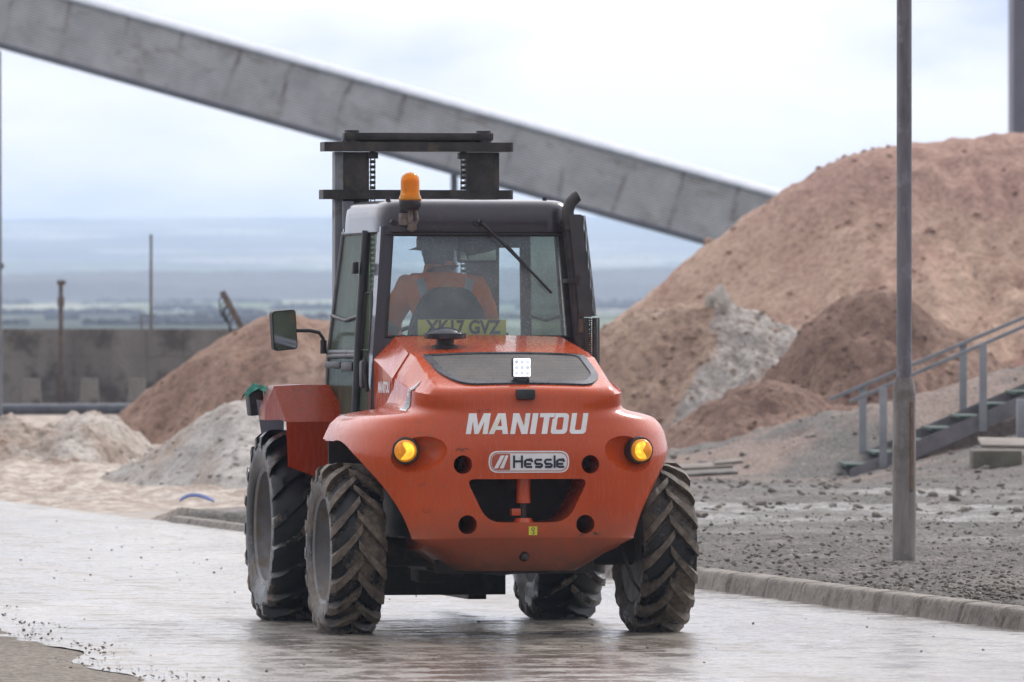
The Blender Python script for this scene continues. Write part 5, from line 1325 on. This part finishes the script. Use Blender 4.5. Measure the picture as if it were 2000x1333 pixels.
def strip(pts, w_):
    for (p0, p1) in zip(pts, pts[1:]):
        a = [mb.bm.verts.new(Vector(q) + Vector(o_)) for q, o_ in ((p0, (-w_, 0, 0)), (p0, (w_, 0, 0)), (p1, (w_, 0, 0)), (p1, (-w_, 0, 0)))]
        b2 = [mb.bm.verts.new(v_.co + Vector((0, 0.006, 0))) for v_ in a]
        mb.bm.faces.new(a); mb.bm.faces.new(b2[::-1])
        for k in range(4): mb.bm.faces.new((a[k], a[(k + 1) % 4], b2[(k + 1) % 4], b2[k]))
strip([(0.606, 0.535, 1.79), (0.585, 0.535, 2.00), (0.563, 0.535, 2.20), (0.545, 0.535, 2.38)], 0.036)
mb.build('heat_shield', mk('black_shield', (0.03, 0.03, 0.034), (0.055, 0.053, 0.06), 8, 0.45), ex)
MB().box(0.50, 0.58, 0.54, 0.66, 1.985, 2.01, 0.004).box(0.555, 0.575, 0.53, 0.55, 1.97, 2.03, 0.003).build('clamp', STEELDK, ex)
MB().box(0.49, 0.56, 0.54, 0.66, 2.29, 2.315, 0.004).build('clamp', STEELDK, ex)
MB().box(0.572, 0.60, 0.555, 0.60, 1.70, 1.78, 0.004).build('muffler_end', RUST, ex)

# left mirror on its arm
mi = empty('door_mirror', (0, 0, 0), parent=FL)
def rbox(name, w_, h_, r_, y0_, y1_, mat, parent):
    pl = rounded_poly([(-w_, -h_), (w_, -h_), (w_, h_), (-w_, h_)], [r_] * 4, 6)
    mb = MB(); mb.prism([(p.x, y0_, p.y) for p in pl], (0, y1_ - y0_, 0)); return mb.build(name, mat, parent, 40)
mh = rbox('housing', 0.075, 0.118, 0.025, -0.022, 0.022, BLACK, mi)
mg = rbox('mirror_glass', 0.069, 0.112, 0.021, -0.025, -0.0225, MIRRORM, mi)
for o_ in (mh, mg):
    o_.location = (-0.880, 2.12, 1.715); o_.rotation_euler = (R(4), R(-5), R(10))
MB().tube([(-0.83, 2.14, 1.71), (-0.78, 2.14, 1.712), (-0.72, 2.13, 1.712), (-0.665, 2.12, 1.700), (-0.642, 2.12, 1.665), (-0.640, 2.12, 1.60)], 0.0115, 10).tube([(-0.640, 2.12, 1.655), (-0.640, 2.12, 1.575)], 0.020, 10).build('arm', BLACK, mi)

# ------------------------------------------------------------------ mast
ma = empty('mast', (0, 0, 0), parent=FL)
my = 2.50
def zb_(py_): return CAM_H - (py_ - 645) / 327.0
for (z0_, z1_, x0_, x1_) in ((zb_(297), zb_(279), -0.578, 0.578), (zb_(390), zb_(372), -0.585, 0.575)):
    bmx = bmesh.new(); 
    pl_ = [(p.x, p.y) for p in rounded_poly([(x0_, my - 0.07), (x1_, my - 0.07), (x1_, my + 0.09), (x0_, my + 0.09)], [0.004, 0.05, 0.01, 0.01], 5)]
    a = [bmx.verts.new((x, y, z0_)) for x, y in pl_]; b2 = [bmx.verts.new((x, y, z1_)) for x, y in pl_]
    bmx.faces.new(a); bmx.faces.new(b2[::-1])
    for k in range(len(a)): bmx.faces.new((a[k], a[(k + 1) % len(a)], b2[(k + 1) % len(a)], b2[k]))
    link_mesh('crossmember', bmx, STEELDK, ma, 40)
MB().box(-0.455, 0.452, my - 0.05, my + 0.03, zb_(275), zb_(260), 0.008).box(-0.45, 0.45, my + 0.0, my + 0.08, zb_(278), zb_(272), 0.003).build('top_crossmember', STEELDK, ma)
for sx in (-1, 1):
    MB().cyl((sx * 0.40, my - 0.005, zb_(279)), (sx * 0.40, my - 0.005, zb_(256)), 0.045, seg=20).build('ram_head', STEELDK, ma)
    MB().box(sx * 0.295, sx * 0.46, my + 0.0, my + 0.012, 0.35, zb_(297) - 0.003).box(sx * 0.44, sx * 0.456, my + 0.014, my + 0.10, 0.35, zb_(297) - 0.003).build('inner_upright', STEELDK, ma)
    MB().box(*((-0.505, -0.455) if sx < 0 else (0.4615, 0.50)), my + (-0.02 if sx < 0 else 0.014), my + 0.08, 0.25, zb_(297) - 0.003, 0.004).build('outer_upright', STEELGR if sx < 0 else STEELDK, ma)
    # leaf chain
    mc = MB(); z = 0.6
    while z < zb_(299):
        mc.box(sx * 0.275 - 0.016, sx * 0.275 + 0.016, my - 0.02, my + 0.01, z, z + 0.020, 0.003)
        mc.box(sx * 0.262 - 0.003, sx * 0.262 + 0.003, my - 0.012, my + 0.0, z + 0.0205, z + 0.030)
        mc.box(sx * 0.287 - 0.003, sx * 0.287 + 0.003, my - 0.012, my + 0.0, z + 0.0205, z + 0.030)
        z += 0.031
    mc.build('lift_chain', mk('greasy_chain', (0.008, 0.008, 0.008), (0.025, 0.022, 0.02), 40, 0.4), ma)
    MB().box(sx * 0.275 - 0.03, sx * 0.275 + 0.03, my - 0.03, my + 0.03, zb_(311), zb_(298) - 0.002, 0.004).build('chain_anchor', STEELDK, ma)
MB().cyl((-0.44, my - 0.09, 1.0), (-0.44, my - 0.09, zb_(395)), 0.035, seg=16).build('ram', mk('dull_ram', (0.10, 0.11, 0.14), (0.16, 0.17, 0.20), 6, 0.4), ma)
MB().box(-0.556, 0.556, 2.60, 2.68, 0.13, 0.31, 0.004).box(-0.556, 0.556, 2.60, 2.66, 0.42, 0.50, 0.004).build('carriage', UNDER, FL)
for sx in (-1, 1):
    MB().box(sx * 0.40 - 0.055, sx * 0.40 + 0.055, 2.685, 2.73, 0.10, 0.62, 0.004).prism([(sx * 0.40 - 0.055, 2.731, 0.10), (sx * 0.40 - 0.055, 2.731, 0.145), (sx * 0.40 - 0.055, 3.85, 0.115), (sx * 0.40 - 0.055, 3.85, 0.10)], (0.11, 0, 0)).build('fork', UNDER, FL)

# ------------------------------------------------------------------ front mudguards, headlamp
for sx in (-1, 1):
    fm = empty('front_mudguard', (0, 0, 0), parent=FL)
    bmx = bmesh.new()
    # panels as thin faces: x inner -0.62, outer chamfer
    def V(x, y, z): return bmx.verts.new((sx * x, y, z))
    L_ = [(0.64, 0.99)]
    A = [V(0.62, 1.60, 0.93), V(0.79, 1.60, 0.86), V(0.945, 1.60, 0.918)]
    B = [V(0.575, 1.60, 1.178), V(0.79, 1.60, 1.18), V(0.955, 1.60, 1.178)]
    C = [V(0.66, 1.82, 1.393), V(0.80, 1.82, 1.395), V(0.99, 1.82, 1.385)]
    D = [V(0.66, 2.35, 1.393), V(0.80, 2.35, 1.395), V(0.93, 2.35, 1.385)]
    E = [V(0.66, 2.56, 1.20), V(0.80, 2.56, 1.20), V(0.90, 2.56, 1.20)]
    rows_ = [A, B, C, D, E]
    for a, b_ in zip(rows_, rows_[1:]):
        for k in range(2): bmx.faces.new((a[k], a[k + 1], b_[k + 1], b_[k]))
    o1 = V(1.03, 1.90, 1.25); o2 = V(0.985, 2.35, 1.25); o3 = V(1.03, 1.90, 1.185); o4 = V(0.985, 2.35, 1.185); b3 = V(0.975, 1.70, 1.19)
    bmx.faces.new((C[2], D[2], o2, o1)); bmx.faces.new((o1, o2, o4, o3)); bmx.faces.new((C[2], o1, o3, b3)); bmx.faces.new((B[2], C[2], b3))
    r_ = bmesh.ops.solidify(bmx, geom=bmx.faces[:], thickness=0.012)
    link_mesh('panel', bmx, ORANGE_B, fm, 20)
    MB().box(sx * 0.60 - 0.01, sx * 0.60 + 0.01, 1.68, 2.5, 0.9, 1.36).build('inner_panel', UNDER, fm)
    hl = empty('headlamp', (0, 0, 0), parent=FL)
    MB().box(sx * 0.945 - 0.045, sx * 0.945 + 0.045, 2.66, 2.80, 1.205, 1.355, 0.012, rot=(0, R(6) * sx, 0)).build('housing', BLACK, hl)
    MB().box(sx * 0.945 - 0.038, sx * 0.945 + 0.038, 2.801, 2.807, 1.215, 1.345, 0.002, rot=(0, R(6) * sx, 0)).build('lens', WHITE, hl)
    MB().prism([(sx * 0.955, 2.62, 1.30), (sx * 0.79, 2.62, 1.27), (sx * 0.79, 2.62, 1.06), (sx * 0.92, 2.62, 1.06)], (0, 0.012, 0)).build('bracket', mk('blue_grey_bracket', (0.16, 0.17, 0.21), (0.20, 0.21, 0.26), 9, 0.5), hl)

# ------------------------------------------------------------------ chassis and axles
MB().box(-0.36, 0.36, -0.35, 2.35, 0.50, 1.05, 0.03).build('chassis', UNDER, FL)
MB().box(-0.26, 0.20, 0.9, 1.5, 0.32, 0.52, 0.03).box(-0.20, -0.03, 1.45, 1.7, 0.24, 0.42, 0.02).build('gearbox', UNDER, FL)
MB().box(-0.45, 0.45, -0.45, -0.30, 0.345, 0.50, 0.02).build('skid_plate', UNDER, FL)
MB().tube([(-0.80, 0, 0.47), (-0.45, 0, 0.45), (0, 0, 0.46), (0.45, 0, 0.45), (0.80, 0, 0.47)], [0.09, 0.075, 0.14, 0.075, 0.09], 16).build('rear_axle', UNDER, FL)
MB().tube([(-0.75, 2.25, 0.56), (-0.3, 2.25, 0.56), (0, 2.25, 0.56), (0.3, 2.25, 0.56), (0.75, 2.25, 0.56)], [0.10, 0.10, 0.17, 0.10, 0.10], 16).build('front_axle', UNDER, FL)
MB().tube([(-0.70, 0.10, 0.50), (-0.80, 0.9, 0.515), (-0.86, 1.15, 0.52)], 0.014, 8).tube([(-0.75, 0.35, 0.50), (-0.88, 0.66, 0.50)], 0.022, 10).build('step_bar', mk('faded_red_bar', (0.28, 0.13, 0.10), (0.35, 0.18, 0.14), 9, 0.7), FL)
MB().tube([(0.60, -0.25, 0.60), (0.64, -0.33, 0.45), (0.69, -0.36, 0.30), (0.74, -0.33, 0.235), (0.79, -0.25, 0.30), (0.81, -0.1, 0.48)], 0.010, 8).build('brake_hose', BLACK, FL)

# ------------------------------------------------------------------ wheels
def make_wheel(Rw, wd, rim_r, nlug, tmat, side, name='wheel'):
    """wheel about its own x axis; side = which way the outer face looks"""
    wroot = empty(name, (0, 0, 0), parent=FL)
    h = wd / 2; lug = 0.034; Rb = Rw - lug
    pr = [(rim_r, -h * 0.80), (rim_r + 0.02, -h * 0.90), (rim_r + (Rb - rim_r) * 0.45, -h * 1.0), (rim_r + (Rb - rim_r) * 0.75, -h * 0.98), (Rb - 0.035, -h * 0.90), (Rb - 0.012, -h * 0.72), (Rb - 0.002, -h * 0.35), (Rb, 0)]
    pr = pr + [(r, -x) for r, x in pr[:-1][::-1]]
    bm = bmesh.new(); SEG = 96; rg = []
    for (r, x) in pr: rg.append([bm.verts.new((x, r * math.cos(2 * math.pi * k / SEG), r * math.sin(2 * math.pi * k / SEG))) for k in range(SEG)])
    for a, b_ in zip(rg, rg[1:]):
        for k in range(SEG): bm.faces.new((a[k], a[(k + 1) % SEG], b_[(k + 1) % SEG], b_[k]))
    lay = bm.verts.layers.float.new('lug')
    # chevron lugs
    rl = random.Random(int(Rw * 1000) + side)
    for s in (-1, 1):
        for i in range(nlug):
            a_0 = 2 * math.pi * (i + (0.5 if s > 0 else 0.0)) / nlug
            path = []
            for t in np.linspace(0, 1, 9):
                x = s * (-0.012 + t * (h * 1.0 + 0.012))
                # leans back toward the shoulder: Λ seen from behind
                ang_ = a_0 + (0.055 / Rw) - (t ** 0.92) * 0.195 / Rw
                rt = Rw - 0.012 * t * t - (0.03 * max(0, t - 0.82) / 0.18)
                rb2 = float(np.interp(abs(x), [0, h * 0.35, h * 0.72, h * 0.90, h * 0.98, h], [Rb, Rb - 0.002, Rb - 0.012, Rb - 0.035, Rb - 0.06, Rb - 0.075])) - 0.004
                path.append((x, ang_, rt, rb2, 0.0235 + 0.008 * t))
            # end: wrap down the shoulder
            path.append((s * (h * 1.012), path[-1][1] - 0.005 / Rw, Rw - 0.065, Rw - 0.10, 0.022))
            rws = []
            for (x, an, rt, rb2, hw) in path:
                j = rl.uniform(-0.004, 0.003)
                def pt(r, da): return (x, r * math.sin(an + da), r * math.cos(an + da))
                rws.append([bm.verts.new(pt(rb2, -(hw + 0.012) / Rw)), bm.verts.new(pt(rt + j, -hw / Rw)), bm.verts.new(pt(rt + j, hw / Rw)), bm.verts.new(pt(rb2, (hw + 0.010) / Rw))])
                rws[-1][1][lay] = 1.0; rws[-1][2][lay] = 1.0
            for a, b_ in zip(rws, rws[1:]):
                for k in range(3): bm.faces.new((a[k], a[k + 1], b_[k + 1], b_[k]))
            bm.faces.new(rws[0]); bm.faces.new(rws[-1][::-1])
    bmesh.ops.subdivide_edges(bm, edges=[e_ for e_ in bm.edges if e_.verts[0][lay] + e_.verts[1][lay] > 0.5], cuts=1)
    from mathutils import noise as mno
    for v_ in bm.verts:
        rr0 = math.hypot(v_.co.y, v_.co.z)
        if rr0 > rim_r + 0.05:
            k_ = 1 + 0.010 * mno.noise(v_.co * 16 + Vector((side * 7, Rw * 31, 0))) * (1.0 if v_[lay] > 0.3 else 0.35)
            v_.co.y *= k_; v_.co.z *= k_; v_.co.x += 0.003 * mno.noise(v_.co * 22)
    # flatten a little where it stands
    for v_ in bm.verts:
        if v_.co.z < -(Rw - 0.022):
            v_.co.z = -(Rw - 0.022) + (v_.co.z + (Rw - 0.022)) * 0.12
    link_mesh('tyre', bm, tmat, wroot, 38)
    o = side
    rp3 = [(0.002, o * h * 0.15), (0.055, o * h * 0.15), (0.06, o * h * 0.05), (0.11, o * h * 0.02), (rim_r * 0.62, -o * h * 0.02), (rim_r * 0.74, -o * h * 0.12), (rim_r * 0.80, -o * h * 0.05), (rim_r * 0.86, o * h * 0.40), (rim_r * 0.95, o * h * 0.62), (rim_r * 0.965, o * h * 0.80), (rim_r * 1.03, o * h * 0.86), (rim_r * 1.035, o * h * 0.80),
           (rim_r * 1.0, o * h * 0.6), (rim_r * 0.90, o * h * 0.2), (rim_r * 0.90, -o * h * 0.8), (rim_r * 1.02, -o * h * 0.85)]
    mb = MB(); mb.lathe(rp3, (0, 0, 0), 'X', 64); mb.build('rim', RIMM, wroot, 35)
    nb = MB()
    for k in range(8):
        a = 2 * math.pi * k / 8; nb.cyl((o * h * 0.0, 0.135 * math.cos(a), 0.135 * math.sin(a)), (o * h * 0.16, 0.135 * math.cos(a), 0.135 * math.sin(a)), 0.014, seg=6)
    nb.lathe([(0.06, o * h * 0.14), (0.058, o * h * 0.36), (0.045, o * h * 0.42), (0.002, o * h * 0.43)], (0, 0, 0), 'X', 20)
    nb.build('hub', STEELDK, wroot, 30)
    return wroot
for sx in (-1, 1):
    wr_ = make_wheel(0.492, 0.315, 0.300, 17, TYRE_R, sx); wr_.location = (sx * 0.895, 0, 0.472); wr_.rotation_euler = (R(17 if sx < 0 else 64), 0, 0)
    wf_ = make_wheel(0.575, 0.40, 0.335, 18, TYRE_F, sx); wf_.location = (sx * 0.805, 2.25, 0.555); wf_.rotation_euler = (R(33 if sx < 0 else 5), 0, 0)

# ------------------------------------------------------------------ DRIVER
def skinned(name, joints, bones, root_i, mat, parent=None, sub=2):
    me = bpy.data.meshes.new(name); me.from_pydata([j[0] for j in joints], bones, []); o = bpy.data.objects.new(name, me); COL.objects.link(o)
    md = o.modifiers.new('skin', 'SKIN'); md.use_smooth_shade = True
    sv = me.skin_vertices[0].data
    for i, j in enumerate(joints):
        r = j[1]; sv[i].radius = r if hasattr(r, '__len__') else (r, r); sv[i].use_root = (i == root_i)
    ms_ = o.modifiers.new('sub', 'SUBSURF'); ms_.levels = sub; ms_.render_levels = sub
    m2 = evaluated(o, name); o.modifiers.clear(); o.data = m2; bpy.data.meshes.remove(me)
    m2.materials.clear(); m2.materials.append(mat); m2.polygons.foreach_set('use_smooth', [True] * len(m2.polygons))
    if parent: o.parent = parent
    return o
DXo, DYo = -0.09, 1.24
def jp(x, y, z): return (DXo + x, DYo + y, z)
J = [(jp(0, 0.06, 1.53), (0.15, 0.12)), (jp(0, 0.03, 1.70), (0.135, 0.11)), (jp(0.0, 0.03, 1.86), (0.15, 0.115)), (jp(-0.005, 0.06, 1.975), (0.10, 0.085)), (jp(-0.01, 0.085, 2.045), 0.058), (jp(-0.015, 0.10, 2.12), (0.078, 0.088)), (jp(-0.015, 0.105, 2.20), (0.075, 0.09))]
B_ = [(0, 1), (1, 2), (2, 3), (3, 4), (4, 5), (5, 6)]
def limb(start, pts):
    p = start
    for q, r in pts: J.append((q, r)); B_.append((p, len(J) - 1)); p = len(J) - 1
    return p
hands = []
for s_ in (-1, 1):
    e_ = limb(2, [(jp(s_ * 0.19, 0.05, 1.915), 0.070), (jp(s_ * 0.26, 0.10, 1.80), 0.055), (jp(s_ * 0.30, 0.17, 1.68), 0.045), (jp(s_ * 0.25, 0.33, 1.655), 0.038), (jp(s_ * 0.195, 0.47, 1.675), 0.028), (jp(s_ * 0.180, 0.545, 1.685), (0.036, 0.020))])
    for k in range(4):
        ox = (k - 1.5) * 0.017
        limb(e_, [(jp(s_ * 0.180 + ox, 0.585, 1.690), 0.009), (jp(s_ * 0.180 + ox, 0.605 - 0.004 * abs(k - 1), 1.672), 0.008), (jp(s_ * 0.180 + ox, 0.592, 1.652), 0.007)])
    limb(e_, [(jp(s_ * 0.148, 0.550, 1.672), 0.010), (jp(s_ * 0.140, 0.575, 1.655), 0.008)])
    limb(0, [(jp(s_ * 0.11, 0.10, 1.50), 0.095), (jp(s_ * 0.15, 0.44, 1.52), 0.062), (jp(s_ * 0.15, 0.56, 1.36), 0.048), (jp(s_ * 0.15, 0.60, 1.255), 0.040), (jp(s_ * 0.155, 0.74, 1.245), 0.036)])
person = skinned('person', J, B_, 0, SKIN, None, 2)
person.location = FL.location + Vector((0, 0, -0.0607)); person.rotation_euler = FL.rotation_euler; person.scale = (1, 1, 1.05)
tag(person, 'driver in orange hi-vis jacket and dark hat, seated with back to us inside the cab', 'person')
# face: nose, ears
MB().sphere((DXo - 0.015, DYo + 0.205, 2.125), 0.016, 12, 8, (0.8, 1, 1.3)).build('nose', SKIN, person)
for s_ in (-1, 1):
    MB().sphere((DXo - 0.015 + s_ * 0.085, DYo + 0.10, 2.13), 0.026, 12, 8, (0.4, 0.8, 1.2)).build('ear', SKIN, person)
    MB().sphere((DXo - 0.015 + s_ * 0.032, DYo + 0.186, 2.155), 0.011, 10, 8).build('eye', WHITE, person)
MB().sphere((DXo - 0.015, DYo + 0.190, 2.082), 0.020, 12, 8, (1.2, 0.4, 0.3)).build('mouth', mk('lips', (0.35, 0.12, 0.10)), person)
# jacket
JJ = [(jp(0, 0.06, 1.50), (0.18, 0.145)), (jp(0, 0.03, 1.68), (0.17, 0.14)), (jp(0.0, 0.03, 1.84), (0.185, 0.145)), (jp(-0.005, 0.05, 1.955), (0.145, 0.105)), (jp(-0.010, 0.075, 2.03), (0.095, 0.088)), (jp(-0.012, 0.082, 2.085), (0.098, 0.095))]
BB = [(0, 1), (1, 2), (2, 3), (3, 4), (4, 5)]
for s_ in (-1, 1):
    p = 2
    for q, r in [(jp(s_ * 0.208, 0.045, 1.922), 0.094), (jp(s_ * 0.265, 0.09, 1.80), 0.078), (jp(s_ * 0.305, 0.16, 1.685), 0.066), (jp(s_ * 0.255, 0.33, 1.655), 0.056), (jp(s_ * 0.205, 0.45, 1.672), 0.044)]:
        JJ.append((q, r)); BB.append((p, len(JJ) - 1)); p = len(JJ) - 1
jk = skinned('jacket', JJ, BB, 0, JACKET, person, 3)
tx = bpy.data.textures.new('folds', 'CLOUDS'); tx.noise_scale = 0.09
md = jk.modifiers.new('folds', 'DISPLACE'); md.texture = tx; md.strength = 0.032; md.mid_level = 0.5
m2 = evaluated(jk, 'jacket'); jk.modifiers.clear(); jk.data = m2
bj = bmesh.new(); bj.from_mesh(m2); BVJ = BVHTree.FromBMesh(bj); bj.free()
for pts in ([(-0.175, 1.965), (-0.125, 1.985), (-0.085, 1.80), (-0.10, 1.62), (-0.15, 1.62), (-0.135, 1.80)], [(0.175, 1.965), (0.125, 1.985), (0.085, 1.80), (0.10, 1.62), (0.15, 1.62), (0.135, 1.80)],
            [(-0.375, 1.715), (-0.355, 1.765), (-0.235, 1.705), (-0.25, 1.655)], [(0.375, 1.715), (0.355, 1.765), (0.235, 1.705), (0.25, 1.655)], [(-0.16, 1.60), (0.16, 1.60), (0.16, 1.65), (-0.16, 1.65)]):
    decal('reflective_band', curve_mesh([[(DXo + x, z) for x, z in pts]]), 0, 0, REFL, BVJ, jk, 0.004, 0.02)
# trousers are the dark lower body; boots
MB().tube([(DXo - 0.12, DYo + 0.10, 1.50), (DXo - 0.15, DYo + 0.44, 1.52), (DXo - 0.15, DYo + 0.56, 1.37), (DXo - 0.15, DYo + 0.60, 1.28)], [0.11, 0.078, 0.066, 0.056], 16).build('trouser_leg', DARKCLOTH, person)
MB().tube([(DXo + 0.12, DYo + 0.10, 1.50), (DXo + 0.15, DYo + 0.44, 1.52), (DXo + 0.15, DYo + 0.56, 1.37), (DXo + 0.15, DYo + 0.60, 1.28)], [0.11, 0.078, 0.066, 0.056], 16).build('trouser_leg', DARKCLOTH, person)
for s_ in (-1, 1): MB().box(DXo + s_ * 0.152 - 0.045, DXo + s_ * 0.152 + 0.045, DYo + 0.55, DYo + 0.82, 1.213, 1.30, 0.03).build('boot', DARKCLOTH, person)
# hard hat with a short peak towards the left, dark hair and collar below
hh = MB(); hc = Vector((DXo - 0.018, DYo + 0.095, 2.172))
hh.lathe([(0.117, -0.04), (0.122, -0.02), (0.122, 0.02), (0.114, 0.06), (0.090, 0.095), (0.045, 0.116), (0.003, 0.121)], hc, 'Z', 32)
hat = hh.build('hat', HATM, person)
MB().tube([(DXo - 0.012, DYo + 0.062, 2.03), (DXo - 0.013, DYo + 0.075, 2.08), (DXo - 0.016, DYo + 0.088, 2.15), (DXo - 0.016, DYo + 0.090, 2.20)], [0.075, 0.088, 0.096, 0.098], 20).build('hair', DARKCLOTH, person)
bmk = bmesh.new(); n_ = 14
A_ = [bmk.verts.new(hc + Vector((0.114 * math.cos(R(a)), 0.114 * math.sin(R(a)), -0.018))) for a in np.linspace(100, 215, n_)]
B2 = [bmk.verts.new(hc + Vector((-0.05 * math.sin(math.pi * k / (n_ - 1)) + 0.118 * math.cos(R(a)), 0.03 * math.sin(math.pi * k / (n_ - 1)) + 0.118 * math.sin(R(a)), -0.036))) for k, a in enumerate(np.linspace(100, 215, n_))]
for k in range(n_ - 1): bmk.faces.new((A_[k], A_[k + 1], B2[k + 1], B2[k]))
bmesh.ops.solidify(bmk, geom=bmk.faces[:], thickness=0.006); link_mesh('peak', bmk, HATM, hat, 40)

# teal cloth on the left headlamp
cl = bmesh.new(); cc_ = []
for i in range(11):
    rw2 = []
    for j in range(9):
        u, v3 = i / 10 - 0.5, j / 8 - 0.5
        drp = max(0, abs(u) - 0.30) * 0.16 * 2.2 + max(0, abs(v3) - 0.3) * 0.14
        rw2.append(cl.verts.new((u * 0.15, v3 * 0.17, 0.012 - drp + 0.012 * math.sin(i * 2.1 + j * 1.3) * 0.7 + 0.008 * math.sin(j * 2.9 - i))))
    cc_.append(rw2)
for i in range(10):
    for j in range(8): cl.faces.new((cc_[i][j], cc_[i + 1][j], cc_[i + 1][j + 1], cc_[i][j + 1]))
bmesh.ops.solidify(cl, geom=cl.faces[:], thickness=0.006)
co4 = link_mesh('cloth', cl, TEAL, None, 60)
co4.location = FL.matrix_world @ Vector((-1.0, 2.72, 1.365)) if False else Matrix.Translation(FL.location) @ Matrix.Rotation(YAW, 4, 'Z') @ Vector((-0.925, 2.70, 1.368)); co4.rotation_euler = (0, R(14), YAW)
tag(co4, 'crumpled teal cloth stuffed on top of the left headlamp of the forklift', 'cloth')

# ------------------------------------------------------------------ HAZE: the damp valley air
hzb = MB().box(-4600, 4600, -300, 9900, -6.0, 106)
m = bpy.data.materials.new('valley_air'); m.use_nodes = True; nt = m.node_tree; nt.nodes.clear()
o_ = node(nt, 'ShaderNodeOutputMaterial'); pv = node(nt, 'ShaderNodeVolumePrincipled')
pv.inputs['Color'].default_value = (0.62, 0.76, 1.0, 1); pv.inputs['Density'].default_value = 2.1e-4; pv.inputs['Anisotropy'].default_value = 0.45
nt.links.new(pv.outputs[0], o_.inputs['Volume'])
hz_ = hzb.build('haze', m, None, 0); tag(hz_, kind='stuff')
